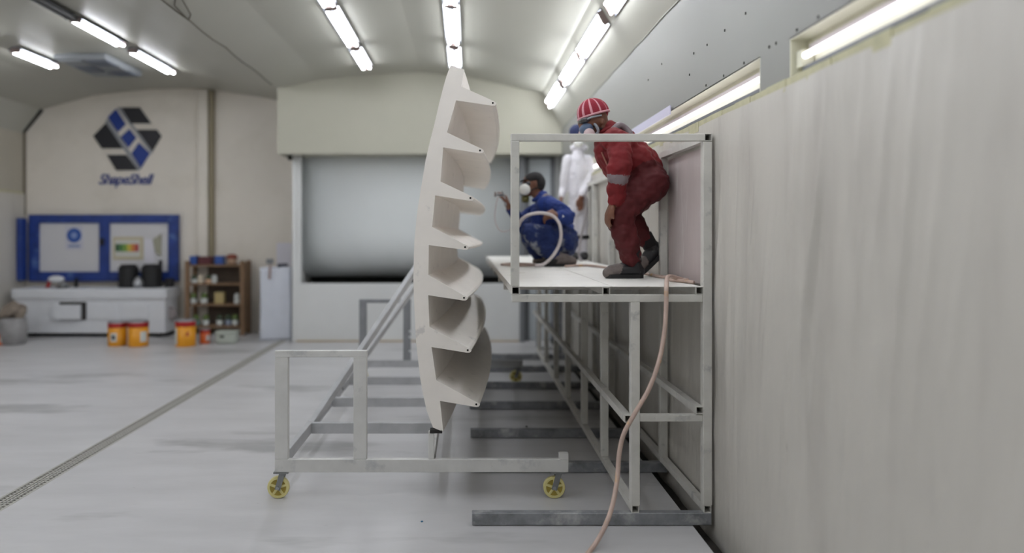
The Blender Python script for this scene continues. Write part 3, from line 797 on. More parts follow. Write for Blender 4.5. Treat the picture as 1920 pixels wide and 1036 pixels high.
# goggles and respirator
g = th.part('goggles', ellip(A(1097, 226), .050, .084, .030, ROT(-15)), M_glass, smooth=True, label='dark goggles')
th.part('strap', tube(smooth_path([A(1099, 224, -.075), A(1112, 219, -.088), A(1128, 216, -.078)]), .006, 6), M_masktrim, g)
m_ = th.part('respirator', ellip(A(1101, 240), .056, .066, .044, ROT(-20)), M_maskblue, smooth=True, label='blue grey half-face respirator')
th.part('mask_rim', tube(smooth_path([A(1111, 229, -.045), A(1118, 236, -.068), A(1122, 246, -.062), A(1115, 254, -.04)]), .010, 6), M_masktrim, m_, smooth=True)
for s in (-1, 1):
    th.part('filter', lathe([(.0001, -.016), (.034, -.014), (.038, 0), (.034, .014), (.0001, .016)], A(1105 if s < 0 else 1095, 251, s*.068), 20, axis='Y'), M_maskpink, m_, smooth=True)
th.part('mask_strap', tube(smooth_path([A(1112, 236, -.06), A(1124, 240, -.065), A(1135, 244, -.05)]), .006, 6), M_cloth_black, m_)
# boots: near one flat, far one on its toe
zs = DZ+.001
hl = A(1204, 0, -.11); hl.z = zs; te = A(1137, 0, -.12); te.z = zs
boot(th, hl, te, A(1188, 487, -.11))
tt = A(1205, 508, .10); tt.z = DZ+.012
boot(th, A(1250, 470, .10), tt, A(1216, 455, .10))
th.part('sock', tube([A(1186, 470, -.11), A(1189, 492, -.11)], .05, 12), M_cloth_black, smooth=True)
th.part('sock', tube([A(1208, 440, .1), A(1220, 462, .1)], .052, 12), M_cloth_black, smooth=True)

# ---- man in blue (squatting, faces left, spray gun in the far hand)
YM2 = 6.8
A = lambda px, py, dy=0: P(px, py, YM2+dy)
th = Thing('person', 'person in blue coverall squatting on the deck holding a spray gun and pale hose', 'person', (P(1040, 0, YM2).x, YM2, DZ))
b = Body()
b.seg([A(1017, 373), A(1026, 388), A(1038, 408), A(1050, 430), A(1057, 450)], [.080, .118, .132, .132, .128], 0, wr=.018, flat=1.3)
b.seg([A(1058, 452, -.07), A(1060, 458, .07)], [.118, .118], 1, wr=.015)
b.seg([A(1022, 384, -.15), A(1022, 384, .15)], [.080, .080], 0, wr=.006)
b.seg([A(1006, 400), A(1010, 425)], [.06, .075], 0, wr=.006, flat=1.4)
# near arm
b.seg([A(1030, 384, -.19), A(1048, 392, -.26), A(1066, 403, -.27), A(1068, 409, -.28), A(1056, 407, -.32), A(1050, 405, -.34)], [.075, .066, .060, .057, .052, .048], 0, wr=.015)
b.seg([A(1052, 405, -.33), A(1043, 404, -.36)], [.032, .028], 2)
b.hand(A(1046, 404, -.35), (-.9, -.15, .05), (-.1, .1, -.95), (.1, .35, .85), 2, sc=1.0)
# far arm reaching forward
b.seg([A(1016, 388, .18), A(995, 400, .25), A(975, 412, .24), A(966, 402, .16), A(958, 393, .1)], [.072, .062, .056, .050, .044], 0, wr=.007)
b.seg([A(960, 396, .12), A(952, 384, .06)], [.032, .028], 2)
b.hand(A(953, 385, .06), (-.35, -.1, .9), (-.85, -.2, .2), (-.4, -.9, 0), 2, sc=1.0)
# legs: near, far
b.seg([A(1056, 452, -.10), A(1025, 442, -.18), A(994, 434, -.22)], [.120, .100, .078], 1, wr=.018)
b.seg([A(994, 434, -.22), A(1012, 455, -.2), A(1036, 474, -.18)], [.080, .085, .074], 1, wr=.018)
b.seg([A(1056, 452, .10), A(1020, 434, .16), A(984, 422, .18)], [.115, .098, .076], 1, wr=.018)
b.seg([A(984, 422, .18), A(996, 452, .16), A(1010, 474, .14)], [.078, .078, .070], 1, wr=.018)
# neck and head
b.seg([A(1015, 372), A(1008, 364), A(1002, 358)], [.056, .050, .055], 2)
b.ball(A(999, 345), .095, .075, .108, 2, rot=0)
b.ball(A(990, 359), .050, .05, .045, 2); b.ball(A(1003, 344, -.076), .016, .01, .028, 2); b.ball(A(1003, 344, .076), .016, .01, .028, 2)
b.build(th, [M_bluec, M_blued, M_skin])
th.part('hair', ellip(A(1009, 343), .068, .074, .085), M_cloth_black, smooth=True)
bm = bmesh.new(); c = A(1001, 337); ellip(c, .092, .080, .075, ROT(-12), bm)
bmesh.ops.bisect_plane(bm, geom=bm.verts[:]+bm.edges[:]+bm.faces[:], plane_co=c+Vector((0, 0, -.01)), plane_no=ROT(-12) @ Vector((0, 0, -1)), clear_outer=True)
es = [e for e in bm.edges if e.is_boundary]; bmesh.ops.holes_fill(bm, edges=es)
cap = th.part('cap', bm, M_cloth_black, smooth=True, label='black peaked cap')
bm = bmesh.new(); ellip(A(984, 337), .055, .065, .008, ROT(-18), bm); th.part('peak', bm, M_cloth_black, cap, smooth=True)
bm = ellip(A(990, 345), .045, .078, .035); g = th.part('goggles', bm, M_glass, smooth=True, label='dark goggles')
m_ = th.part('respirator', ellip(A(985, 356), .052, .062, .055), M_cloth_black, smooth=True, label='dark respirator with white filter')
for s in (-1, 1): th.part('filter', lathe([(.0001, -.02), (.046, -.016), (.052, 0), (.046, .016), (.0001, .02)], A(984, 355, s*.062), 22, axis='Y'), M_maskwhite, m_, smooth=True)
th.part('cartridge', lathe([(.0001, -.03), (.030, -.03), (.036, .0), (.034, .03), (.0001, .03)], A(985, 373), 20), mat('cartridge_olive', (92, 88, 44), .5), m_, smooth=True)
th.part('mask_strap', tube(smooth_path([A(995, 357, -.06), A(1004, 353, -.078), A(1018, 350, -.05)]), .006, 6), M_cloth_black, m_)
bm = bmesh.new(); tube(smooth_path([A(1014, 371)+Vector((math.cos(a)*.064, math.sin(a)*.08, math.cos(a)*.02)) for a in [2*math.pi*k/8 for k in range(9)]], 3), .02, 8, bm)
th.part('collar', bm, M_bluec, smooth=True)
th.part('shoulder_stripe', tube(smooth_path([A(1018, 372, -.13), A(1023, 366, -.11), A(1030, 368, -.1)]), .018, 8), M_reflect, smooth=True)
th.part('cuff', tube([A(1055, 406, -.325), A(1049, 405, -.345)], .042, 14), M_maskwhite, smooth=True, label='white glove cuff')
hl = A(1060, 0, -.17); te = A(1022, 0, -.19); hl.z = te.z = zs; hl.x = te.x+.27
boot(th, hl, te, A(1042, 480, -.18), M_bootdust, M_boot)
te = A(1003, 0, .14); te.z = zs; hl = te+Vector((.27, 0, 0))
boot(th, hl, te, A(1018, 480, .14), M_bootdust, M_bootdust)
# spray gun held by the man in blue
t = Thing('spray_gun', 'small metal spray gun held up by the squatting man in blue', 'spray gun', A(946, 372, .03))
t.part('barrel', tube([A(929, 364, 0), A(931, 364, 0), A(946, 366, .02)], .012, 10, rfun=lambda s: .018 if s < .4 else .012), M_silver, smooth=True)
t.part('grip', bar(A(945, 366, .02), A(948, 386, .04), .02, .03), M_silver)
t.part('trigger', bar(A(940, 367, .01), A(943, 379, .02), .006, .012), M_silver)
t.part('air_valve', bar(A(941, 358, .01), A(946, 368, .02), .012, .012), M_silver)
t.part('nozzle_cap', tube([A(927, 364, 0), A(930, 364, 0)], .022, 12), M_cap)
pts = [A(934, 368, .0), A(930, 385, -.02), A(928, 410, -.03), A(934, 428, -.05), A(944, 434, -.07), A(956, 430, -.08), A(968, 418, -.1), A(980, 407, -.2)]
single('gun_hose', tube(smooth_path(pts), .006, 8), M_hosew, 'thin pale hose looping below the spray gun', 'hose', smooth=True)
pts = [A(972, 424, -.3), A(978, 412, -.36), A(990, 403, -.42), A(1010, 399, -.44), A(1028, 401, -.42), A(1040, 407, -.42), A(1049, 420, -.42), A(1052, 440, -.42), A(1048, 460, -.40), A(1036, 480, -.38), A(1020, 493, -.36), A(1003, 499, -.36)]
pts[-1].z = DZ+.016; pts[-2].z = DZ+.03
single('paint_hose', tube(smooth_path(pts), .014, 10), M_hosew, 'thick pale pink hose arching over the knees of the man in blue', 'hose', smooth=True)

# ---- person in white standing at the back
YM3 = 8.2
def A(px, py, dy=0): return P(1083+(px-1091)*.86, 256+(py-256)*(487.5-256)/(480-256), YM3+dy)
th = Thing('person', 'person in white coverall and dark blue cap standing at the far end of the deck', 'person', (P(1083, 0, YM3).x, YM3, DZ))
b = Body(.86)
b.seg([A(1092, 283), A(1092, 296), A(1092, 320), A(1091, 350), A(1091, 372), A(1092, 388)], [.06, .10, .122, .115, .115, .11], 0, wr=.008)
b.seg([A(1072, 298), A(1112, 298)], [.07, .07], 0, wr=.004)
b.seg([A(1070, 298), A(1063, 325), A(1060, 352), A(1056, 362, -.05)], [.068, .058, .050, .045], 0, wr=.006)
b.seg([A(1056, 360, -.05), A(1055, 366, -.06)], [.03, .03], 1); b.hand(A(1055, 364, -.06), (0, -.15, -1), (.3, .1, -.9), (0, -1, 0), 1)
b.seg([A(1114, 298), A(1118, 325), A(1110, 348, -.08), A(1101, 360, -.16)], [.068, .058, .050, .045], 0, wr=.006)
b.seg([A(1102, 358, -.15), A(1099, 366, -.18)], [.03, .03], 1); b.hand(A(1099, 364, -.17), (-.1, -.1, -1), (-.1, -.4, -.9), (-1, -.3, 0), 1)
b.seg([A(1083, 388), A(1082, 420), A(1084, 445), A(1085, 470)], [.088, .074, .062, .056], 0, wr=.008)
b.seg([A(1100, 388), A(1102, 420), A(1103, 445), A(1104, 468)], [.088, .074, .062, .056], 0, wr=.008)
b.seg([A(1092, 283), A(1091, 272)], [.055, .05], 1)
b.ball(A(1090, 256), .08, .095, .115, 1)
b.build(th, [M_whitec, M_skin], vox=.009)
bm = ellip(A(1089, 247), .084, .098, .082); cap = th.part('cap', bm, mat('navy_cap', (28, 38, 78), .8), smooth=True, label='dark blue cap')
th.part('respirator', ellip(A(1093, 268, -.08), .055, .05, .045), M_maskwhite, smooth=True, label='white respirator')
th.part('hood', ellip(A(1094, 276, .02), .10, .08, .05), M_whitec, smooth=True)
th.part('knee_strap', lathe([(.066, -.02), (.073, -.018), (.073, .018), (.066, .02)], A(1102, 438), 16), M_cloth_black, smooth=True)
for px in (1085, 1105):
    te = A(px+1, 0, -.17); hl = A(px, 0, .08); te.z = hl.z = zs
    bm = bmesh.new(); loft(bm, [(hl+Vector((0, 0, .05)), .045, .05), (te.lerp(hl, .5)+Vector((0, 0, .048)), .05, .045), (te+Vector((0, .03, .036)), .045, .034)])
    th.part('boot', bm, M_boot, smooth=True)
# hose held by the person in white
pts = [A(1104, 360, -.2), A(1112, 372, -.2), A(1108, 400, -.2), A(1098, 440, -.2), A(1094, 470, -.25), A(1100, 481, -.3)]; pts[-1].z = DZ+.01
single('air_hose', tube(smooth_path(pts), .012, 8), mat('grey_hose', (150, 144, 146), .5), 'grey hose hanging from the hand of the person in white', 'hose', smooth=True)

# ------------------------------------------------------------------ far left corner
# wall logo
t = Thing('wall_logo', 'blue and black faceted hexagon logo with blue lettering on the far wall', 'wall logo', (P(240, 0, YF).x, YF-.02, 2.4))
def LG(u, v, Y=YF-.02): p = P(u/3.4286, 160+v/3.4286, Y); return (p.x, p.z)
t.part('backing', prism([LG(*p) for p in [(740, 136), (905, 136), (985, 250), (1018, 276), (1048, 325), (985, 425), (980, 440), (905, 545), (890, 552), (742, 552), (672, 440), (650, 412), (592, 325), (672, 235)]], YF-.006, YF), M_walltan)
for pg, m in [([(780, 142), (898, 142), (972, 245), (842, 245)], 0), ([(745, 152), (808, 248), (757, 300), (694, 205)], 1), ([(832, 280), (876, 335), (826, 400), (775, 332)], 1), ([(893, 368), (964, 436), (905, 530), (846, 436)], 1),
              ([(680, 242), (790, 405), (655, 405), (600, 325)], 0), ([(880, 285), (1008, 285), (1038, 325), (980, 422)], 0), ([(688, 446), (812, 446), (885, 545), (748, 545)], 0)]:
    o = t.part('block', prism([LG(*p) for p in pg], YF-.028, YF-.004), [M_logoblack, M_logoblue][m])
t.part('grey_edge', prism([LG(*p) for p in [(752, 143), (770, 140), (985, 432), (970, 436)]], YF-.022, YF-.004), M_logogrey)
t.part('grey_edge', prism([LG(*p) for p in [(676, 232), (692, 212), (905, 535), (888, 548)]], YF-.022, YF-.004), M_logogrey)
cu = bpy.data.curves.new('lettering', 'FONT'); cu.body = 'ShapeShell'; cu.size = .235; cu.shear = .35; cu.extrude = .004; cu.offset = .004; cu.align_x = 'CENTER'; cu.space_character = .92
cu.materials.append(M_text)
lo = bpy.data.objects.new('lettering', cu); COL.objects.link(lo); lo.parent = t.e
p = P(234, 345, YF-.01); lo.location = p-t.loc; lo.rotation_euler = (math.pi/2, 0, 0)
bpy.context.view_layer.update()
ml = bpy.data.meshes.new_from_object(lo.evaluated_get(bpy.context.evaluated_depsgraph_get())); loc_ = lo.location.copy()
bpy.data.objects.remove(lo); ml.name = 'lettering'
lo = bpy.data.objects.new('lettering', ml); COL.objects.link(lo); lo.parent = t.e; lo.location = loc_; lo.rotation_euler = (math.pi/2, 0, 0)
bpy.context.view_layer.update(); wd = lo.dimensions.x
if wd > 0: lo.scale = ((104*YF/F)/wd, 1, 1)

# blue framed double board
YN = 12.12
def b4(px0, px1, py0, py1, y0, y1, Y=YN, **k):
    a = P(px0, py1, Y); c = P(px1, py0, Y); return B(a.x, c.x, y0, y1, a.z, c.z, **k)
t = Thing('notice_board', 'large double board with rough blue taped frame behind the white bench', 'board', (P(195, 0, YN).x, YN, P(0, 527, YN).z))
for a in [(55, 74, 402, 527), (187, 206, 402, 527), (316, 335, 402, 527)]: t.part('frame_upright', b4(*a, YN-.03, YN+.05, bev=.01), M_blue)
for a in [(74, 187, 402, 418), (74, 187, 509, 527), (206, 316, 402, 418), (206, 316, 509, 527)]: t.part('frame_rail', b4(*a, YN-.03, YN+.05, bev=.01), M_blue)
for a in [(74, 187, 418, 509), (206, 316, 418, 509)]: t.part('white_panel', b4(*a, YN+.01, YN+.03), M_pane)
t.part('latch', b4(190, 197, 446, 460, YN-.05, YN-.02), M_black)
single('blue_frame', B(-7.19, -7.11, 11.92, 12.07, .85, 1.85, bev=.01), M_blue, 'narrow blue frame seen edge-on leaning against the left side wall', 'frame')
t = Thing('safety_sign', 'round blue mask sign on white paper on the left board panel', 'sign', P(139, 470, YN-.0))
t.part('paper', b4(122, 156, 424, 468, YN+.003, YN+.009), mat('sign_paper', (196, 196, 206), .5))
p = P(139, 441, YN); t.part('blue_disc', lathe([(.0001, -.003), (.118, -.003), (.118, .003), (.0001, .003)], (p.x, YN-.001, p.z), 28, axis='Y'), mat('sign_blue', (44, 84, 160), .5))
t.part('symbol', lathe([(.0001, -.002), (.05, -.002), (.05, .002), (.0001, .002)], (p.x, YN-.006, p.z), 16, axis='Y'), mat('sign_mark', (130, 150, 196), .5))
t.part('caption', b4(128, 150, 459, 463, YN-.001, YN+.003), mat('sign_caption', (120, 136, 180), .5))
t = Thing('colour_chart', 'small framed chart of green to red colour blocks on the right board panel', 'chart', P(240, 486, YN))
t.part('frame', b4(212, 268, 444, 486, YN-.002, YN+.009), mat('chart_frame', (190, 180, 148), .6))
t.part('sheet', b4(216, 263, 449, 481, YN-.006, YN-.002), mat('chart_sheet', (202, 202, 194), .6))
for i, cc_ in enumerate([(28, 84, 50), (62, 118, 52), (112, 150, 48), (196, 178, 60), (206, 128, 50), (178, 60, 64)]):
    t.part('colour_block', b4(217+i*7.3, 223.6+i*7.3, 457, 471, YN-.009, YN-.006), mat('chart_%d' % i, cc_, .5))
single('paper_notice', b4(271, 290, 448, 492, YN-.001, YN+.009), M_paper, 'white paper notice beside the colour chart', 'paper')
single('bent_sheet', prism([(P(287, 0, YN).x, P(0, 449, YN).z), (P(303, 0, YN).x, P(0, 438, YN).z), (P(302, 0, YN).x, P(0, 480, YN).z), (P(292, 0, YN).x, P(0, 472, YN).z)], YN-.02, YN), mat('sheet_olive', (160, 158, 140), .6), 'curled olive sheet at the right end of the board', 'sheet')
# paper on the wall above the wrapped box
single('wall_paper', B(P(519, 0, YF).x, P(547, 0, YF).x, YF-.012, YF, P(0, 500, YF).z, P(0, 455, YF).z), M_paper, 'pale sheet fixed to the wall above the white wrapped box', 'paper')

# bench
YC = 11.5
def c4(px0, px1, py0, py1, y0, y1, **k): a = P(px0, py1, YC); c = P(px1, py0, YC); return B(a.x, c.x, y0, y1, a.z, c.z, **k)
t = Thing('white_bench', 'long white bench chest with three front panels under the blue board', 'bench', (P(165, 0, YC).x, 11.75, .05))
t.part('body', c4(24, 308, 556, 625, YC+.03, 12.07, bev=.02), M_white)
t.part('top', c4(20, 311, 541, 561, YC, 12.09, bev=.03), M_white)
for i, (a, bq) in enumerate([(102, 152), (165, 215), (227, 278)]):
    pr = .075 if i == 0 else .02
    if i == 0: t.part('drawer_gap', c4(110, 160, 566, 600, YC+.020, YC+.032), M_dark)
    dr = t.part('drawer', c4(a, bq, 571, 598, YC+.03-pr, YC+.06, bev=.006), M_white)
for px in (50, 290): t.part('foot', B(P(px, 0, YC).x-.04, P(px, 0, YC).x+.04, YC+.12, YC+.2, 0, P(0, 624, YC).z), M_black)
t.part('gap_shade', B(P(30, 0, YC).x, P(304, 0, YC).x, YC+.2, 12.0, 0, P(0, 622, YC).z), M_black)  # black block put in as the shade of the open gap below
zb_ = P(0, 541, YC).z
def onbench(px, y): return Vector(((px-VX)*y/F, y, zb_))
t = Thing('sander', 'white and grey power tool lying on the left end of the bench', 'power tool', onbench(108, 11.75))
c = t.loc
bm = ellip(c+Vector((-.02, 0, .13)), .13, .06, .06); t.part('tool_body', bm, M_white, smooth=True)
t.part('tool_head', lathe([(.0001, 0), (.08, 0), (.085, .03), (.05, .07), (.0001, .09)], c+Vector((.09, 0, 0)), 18), M_zinc, smooth=True)
t.part('tool_grip', bar(c+Vector((-.12, 0, .1)), c+Vector((-.16, 0, 0)), .04, .05), M_canred)
single('dark_cloth', ellip(onbench(120, 11.7)+Vector((.02, -.1, .012)), .10, .05, .014), M_cloth_black, 'small dark cloth lying in front of the white power tool', 'cloth', smooth=True)
single('spray_can', lathe([(.028, 0), (.028, .12), (.012, .15), (.0001, .16)], onbench(143, 11.85), 12), M_cloth_black, 'small dark bottle in front of the left board panel', 'bottle', smooth=True)
def canister(px, label, w_=.30, h_=.33):
    t = Thing('black_canister', label, 'canister', onbench(px, 11.85), 'black canisters on the bench')
    c = t.loc
    t.part('shell', lathe([(w_/2-.01, 0), (w_/2, .01), (w_/2, h_-.02), (w_/2-.015, h_), (.0001, h_)], c, 20), M_black, smooth=False)
    t.part('lid', lathe([(w_/2-.03, h_), (w_/2-.03, h_+.03), (.0001, h_+.03)], c, 20), M_cloth_black)
    return t
canister(241, 'left of the two black canisters on the bench below the colour chart')
canister(284, 'right of the two black canisters on the bench below the paper notice')
single('black_pipe', lathe([(.03, 0), (.03, .42), (.0001, .43)], onbench(301, 11.9), 10), M_black, 'thin black upright tube beside the right canister', 'pipe')
t = Thing('kettle', 'round silver pot between the two black canisters', 'pot', onbench(259, 11.7))
t.part('pot_body', lathe([(.05, 0), (.075, .03), (.08, .08), (.055, .14), (.0001, .15)], t.loc, 18), M_silver, smooth=True)
t.part('pot_lid', lathe([(.04, .14), (.03, .17), (.0001, .18)], t.loc, 14), M_silver, smooth=True)
single('dark_tin', lathe([(.07, 0), (.07, .14), (.0001, .14)], onbench(318, 11.85), 14), M_cloth_black, 'low dark tin at the right end of the bench', 'tin')
bm = bmesh.new()
for k in range(7): ellip(P(320+random.uniform(-9, 10), 584+random.uniform(-10, 12), YC+.2), .05, .04, .06, None, bm, 2)
single('rag', bm, mat('rag_cloth', (150, 142, 142), .9, var=.4, vscale=10), 'crumpled grey rag hanging at the right end of the bench', 'rag')

# paint cans on the floor
def paint_can(px, py, r, h, label, body=M_canyel, mark='ring', Y=None):
    Y = F*H/(py-VY); x = (px-VX)*Y/F
    t = Thing('paint_can', label, 'paint can', (x, Y, 0), 'paint cans on the floor in front of the bench')
    t.part('can_body', lathe([(r*.94, 0), (r*.98, .01), (r*.99, h*.76)], (x, Y, 0), 26), body, smooth=True)
    t.part('red_band', lathe([(r*.99, h*.76), (r, h*.77), (r, h*.95), (r*.98, h*.96)], (x, Y, 0), 26), M_canred, smooth=True)
    t.part('rim', lathe([(r*.98, h*.95), (r*1.03, h*.96), (r*1.03, h), (r*.93, h), (r*.9, h*.97), (.0001, h*.97)], (x, Y, 0), 26), M_silver, smooth=True)
    def patch(ang, wa, z0, z1, m, nm):
        bm = bmesh.new(); n = 6; lo_ = []; hi_ = []
        for k in range(n+1):
            a = math.radians(ang-wa/2+wa*k/n)
            v = Vector((math.sin(a), -math.cos(a), 0))*(r*1.0)
            lo_.append(bm.verts.new(Vector((x, Y, z0))+v)); hi_.append(bm.verts.new(Vector((x, Y, z1))+v))
        for k in range(n): bm.faces.new((lo_[k], lo_[k+1], hi_[k+1], hi_[k]))
        r_ = bmesh.ops.extrude_face_region(bm, geom=bm.faces[:])
        for v in [g for g in r_['geom'] if isinstance(g, bmesh.types.BMVert)]: v.co += (v.co-Vector((x, Y, v.co.z)))*.012
        t.part(nm, bm, m)
    if mark == 'ring': patch(0, 40, h*.2, h*.55, M_jarlabel, 'label'); patch(0, 22, h*.28, h*.47, M_logoblack, 'emblem')
    if mark == 'side': patch(55, 40, h*.2, h*.6, M_jarlabel, 'label'); patch(-60, 30, h*.1, h*.75, M_jarlabel, 'label')
    if mark == 'left': patch(-55, 45, h*.1, h*.7, M_jarlabel, 'label'); patch(30, 12, h*.42, h*.56, M_canred, 'emblem')
    return t
paint_can(220.5, 647, .132, .345, 'orange paint can with red top and white label, leftmost of the row by the bench')
paint_can(259, 648, .142, .36, 'yellow paint can with red top standing second in the row by the bench', mark='side')
paint_can(348, 648, .142, .375, 'yellow paint can with red top and small red mark, in front of the wooden shelf', mark='left')
paint_can(384, 643, .075, .21, 'small orange paint tin between the large yellow can and the grey tub', M_canor, 'side')
paint_can(-1, 646, .085, .21, 'small orange tin at the left edge of the picture', M_canor, 'side')
Y = F*H/(643-VY); x = (426-VX)*Y/F
t = Thing('plastic_tub', 'low grey-green plastic tub with dark handle slot before the shelf', 'tub', (x, Y, 0))
bm = bmesh.new(); loft(bm, [(Vector((x, Y, .05)), .14, .05), (Vector((x, Y, .06)), .14, .05)]); bm.free()
t.part('tub_body', B(x-.145, x+.145, Y-.1, Y+.1, .002, .16, bev=.035), M_tub, smooth=True)
t.part('tub_rim', B(x-.155, x+.155, Y-.11, Y+.11, .15, .18, bev=.012), M_tub)
t.part('handle_slot', B(x-.075, x-.01, Y-.115, Y-.095, .10, .125, bev=.005), M_dark)

# wooden shelf
YH = 11.75
t = Thing('wooden_shelf', 'brown wooden shelf rack with jars against the far wall', 'shelf', (P(400, 0, YH).x, 11.9, 0))
def h4(px0, px1, z0, z1, y0, y1, **k): return B(P(px0, 0, YH).x, P(px1, 0, YH).x, y0, y1, z0, z1, **k)
zl = [P(0, v, YH).z for v in (611, 570, 531, 496)]
for a, c_ in ((346, 354.5), (450, 458)):
    for y0 in (YH, YH+.33): t.part('post', h4(a, c_, 0, zl[3]+.06, y0, y0+.05, bev=.004), M_wood)
for z in zl: t.part('shelf_board', h4(346, 458, z-.028, z, YH+.01, YH+.38), M_wood)
t.part('back_panel', h4(350, 456, .1, zl[3], YH+.36, YH+.38), M_shelfback)
t.part('side_panel', h4(456, 459, .05, zl[3]+.04, YH+.05, YH+.33), M_wood)
def jar(px, z, r, h, m1, m2, label, Yj=YH+.12, lidm=None):
    x = (px-VX)*Yj/F
    t = Thing('jar', label, 'jar', (x, Yj, z), 'jars and tins on the wooden shelf')
    t.part('jar_body', lathe([(r*.95, 0), (r, .008), (r, h*.5)], (x, Yj, z), 14), m1, smooth=True)
    t.part('jar_neck', lathe([(r, h*.5), (r*.98, h*.82), (r*.7, h*.9), (.0001, h*.9)], (x, Yj, z), 14), m2, smooth=True)
    t.part('lid', lathe([(r*.72, h*.88), (r*.72, h), (.0001, h)], (x, Yj, z), 14), lidm or m2)
posn = ['first', 'second', 'third', 'fourth', 'fifth', 'sixth']
cols = [M_jarlabel, mat('jar_cream', (208, 198, 178), .5), mat('jar_peach', (196, 160, 130), .5), M_jarlabel]
for i, px in enumerate((364, 376, 391, 402)): jar(px, zl[2], .045, .125, cols[i], cols[i] if i % 2 else M_glassjar, 'small pale jar, %s from left on the upper board of the wooden shelf' % posn[i])
for i, px in enumerate((362, 383)): jar(px, zl[1], .052, .17, M_jarlabel, mat('jar_green', (92, 112, 58), .4), 'green topped white jar, %s from left on the middle board of the shelf' % posn[i])
single('beige_box', B((402-VX)*(YH+.1)/F, (419-VX)*(YH+.1)/F, YH+.1, YH+.22, zl[1], zl[1]+.18, bev=.006), mat('box_beige', (176, 158, 110), .6), 'beige box on the middle board of the wooden shelf', 'box')
jar(445, zl[1], .05, .16, M_jarlabel, M_jarlabel, 'plain white jar at the right end of the middle board of the shelf')
for i, px in enumerate((368, 386, 412, 428, 441)): jar(px, zl[0], .05, .17, [mat('jar_teal', (96, 128, 124), .4), M_jarlabel, M_jarlabel, mat('jar_steel', (130, 140, 156), .4), M_jarlabel][i], [MATS['jar_green'], MATS['jar_green'], M_glassjar, M_glassjar, MATS['jar_green']][i], 'jar %s from left on the lowest board of the wooden shelf' % posn[i])
def topbox(px0, px1, h, m, label, nm='box'):
    single(nm, B((px0-VX)*(YH+.1)/F, (px1-VX)*(YH+.1)/F, YH+.08, YH+.26, zl[3], zl[3]+h, bev=.006), m, label, 'box')
topbox(356, 369, .135, mat('tin_blue', (40, 78, 150), .4), 'blue box at the left end on top of the wooden shelf')
topbox(372, 396, .125, mat('box_maroon', (84, 30, 38), .5), 'long maroon box on top of the wooden shelf')
topbox(403, 418, .135, MATS['tin_blue'], 'blue box on top of the shelf right of the maroon box')
x = (435-VX)*(YH+.15)/F
t = Thing('brown_pot', 'round brown and cream pot at the right end on top of the shelf', 'pot', (x, YH+.15, zl[3]))
t.part('pot_body', lathe([(.05, 0), (.075, .04), (.075, .09), (.0001, .09)], t.loc, 16), mat('pot_cream', (178, 150, 126), .6), smooth=True)
t.part('pot_lid', lathe([(.085, .09), (.085, .13), (.05, .16), (.0001, .165)], t.loc, 16), mat('pot_brown', (126, 62, 48), .6), smooth=True)

# white wrapped box and tools
YW = 11.25
a = P(487, 0, YW).x; c_ = P(545, 0, YW).x
bm = bmesh.new(); nx, nz = 30, 20; vs = {}
prm = []
for k in range(17): prm.append((a+(c_-a)*k/16, YW))
for k in range(1, 9): prm.append((c_, YW+.45*k/8))
for k in range(1, 17): prm.append((c_-(c_-a)*k/16, YW+.45))
for k in range(1, 8): prm.append((a, YW+.45-.45*k/8))
N_ = len(prm)
for j in range(nz+1):
    z = 1.09*j/nz
    for k, (x, y) in enumerate(prm):
        s = .02*noise.noise(Vector((x*6, y*6, z*2.2)))*(1-.3*j/nz)
        cx, cy = (a+c_)/2, YW+.22
        vs[k, j] = bm.verts.new((x+(x-cx)*s*3, y+(y-cy)*s*4, z))
for j in range(nz):
    for k in range(N_): bm.faces.new((vs[k, j], vs[(k+1) % N_, j], vs[(k+1) % N_, j+1], vs[k, j+1]))
bm.faces.new([vs[k, nz] for k in range(N_)]); bm.faces.new([vs[k, 0] for k in range(N_)][::-1])
single('wrapped_box', bm, mat('wrap_white', (206, 210, 220), .4, var=.06, vscale=5), 'tall white plastic-wrapped box beside the booth and the floor drain', 'box', smooth=True)
t = Thing('mallet', 'small mallet with brown handle hanging on the white wrapped box', 'mallet', (P(506, 0, YW-.03).x, YW-.03, P(0, 523, YW).z))
t.part('handle', bar(P(505, 523, YW-.035), P(507, 492, YW-.035), .03, .02), mat('handle_brown', (150, 126, 120), .6))
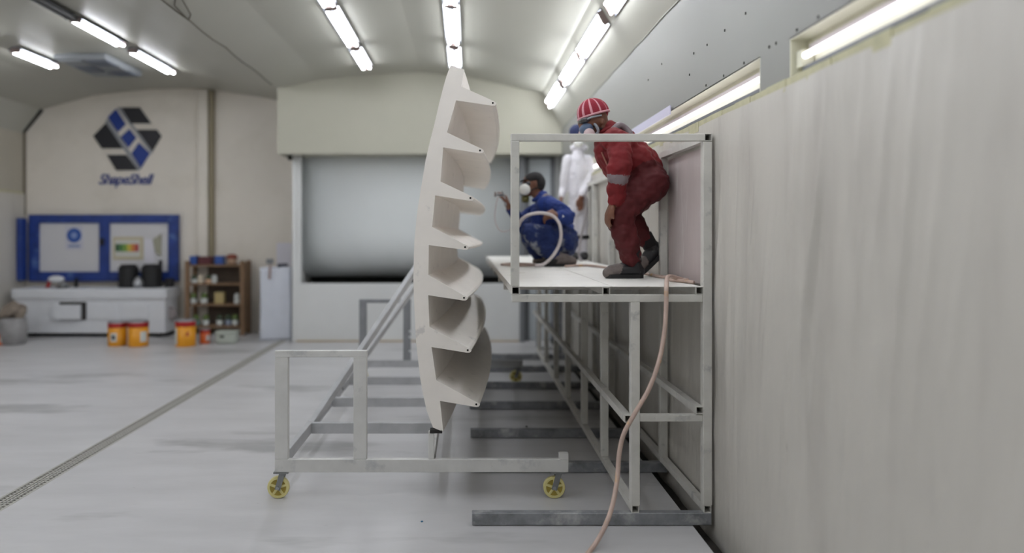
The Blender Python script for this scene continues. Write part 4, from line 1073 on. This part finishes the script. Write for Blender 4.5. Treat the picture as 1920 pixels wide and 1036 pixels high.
t.part('head', B(P(501, 0, YW).x, P(513, 0, YW).x, YW-.06, YW-.01, P(0, 494, YW).z, P(0, 485, YW).z, bev=.006), M_doorf)
t = Thing('hand_drill', 'dark blue-black power drill lying on the white wrapped box', 'drill', P(530, 500, YW+.1))
t.part('drill_body', bar(P(521, 497, YW+.1), P(539, 496, YW+.1), .06, .045), mat('drill_navy', (44, 46, 66), .5))
t.part('drill_grip', bar(P(524, 498, YW+.1), P(521, 507, YW+.0), .03, .03), M_black)

# grey bin of sacks at the left edge
YG = 10.85
x = P(22, 0, YG).x
t = Thing('waste_bin', 'grey wrapped bin stuffed with brown sacks at the left edge', 'bin', (x, YG, 0))
bm = bmesh.new(); lathe([(.15, 0), (.165, .02), (.175, .2), (.18, .38)], (x+.02, YG, 0), 26, bm)
for v in bm.verts: v.co += Vector((v.co.x-x, v.co.y-YG, 0))*.25*noise.noise(v.co*7)
t.part('bin_body', bm, mat('bin_grey', (150, 148, 148), .7, var=.3, vscale=7), smooth=True)
for i in range(6):
    a_ = i*1.05; bm = ellip(Vector((x+.02+.09*math.cos(a_), YG+.08*math.sin(a_), .44+.04*(i % 3))), .085, .08, .10, None)
    for v in bm.verts: v.co += Vector((1, 1, 1))*.05*noise.noise(v.co*9+Vector((i, 0, 0)))
    t.part('sack', bm, M_sack, smooth=True)
bm = bmesh.new(); xx = x-.28
lathe([(.13, 0), (.15, .1), (.15, .40), (.0001, .42)], (xx, YG+.25, 0), 20, bm)
for v in bm.verts: v.co += Vector((.3, .3, .5))*.1*noise.noise(v.co*6)
single('sack_bundle', bm, M_sack, 'rough brown sack standing behind the grey bin at the left edge', 'sack', smooth=True)

# crumb of blue debris and small pieces on the floor
for (px, py, s, m, l) in [(791, 978, .008, mat('blue_crumb', (40, 110, 150), .6), 'tiny blue crumb on the floor in front of the trolley'),
                          (987, 800, .010, M_dark, 'tiny dark scrap on the floor left of the platform legs')]:
    Y = F*H/(py-VY); x = (px-VX)*Y/F
    single('debris', ellip((x, Y, s*.5), s, s, s*.5, None, None, 1), m, l, 'debris')
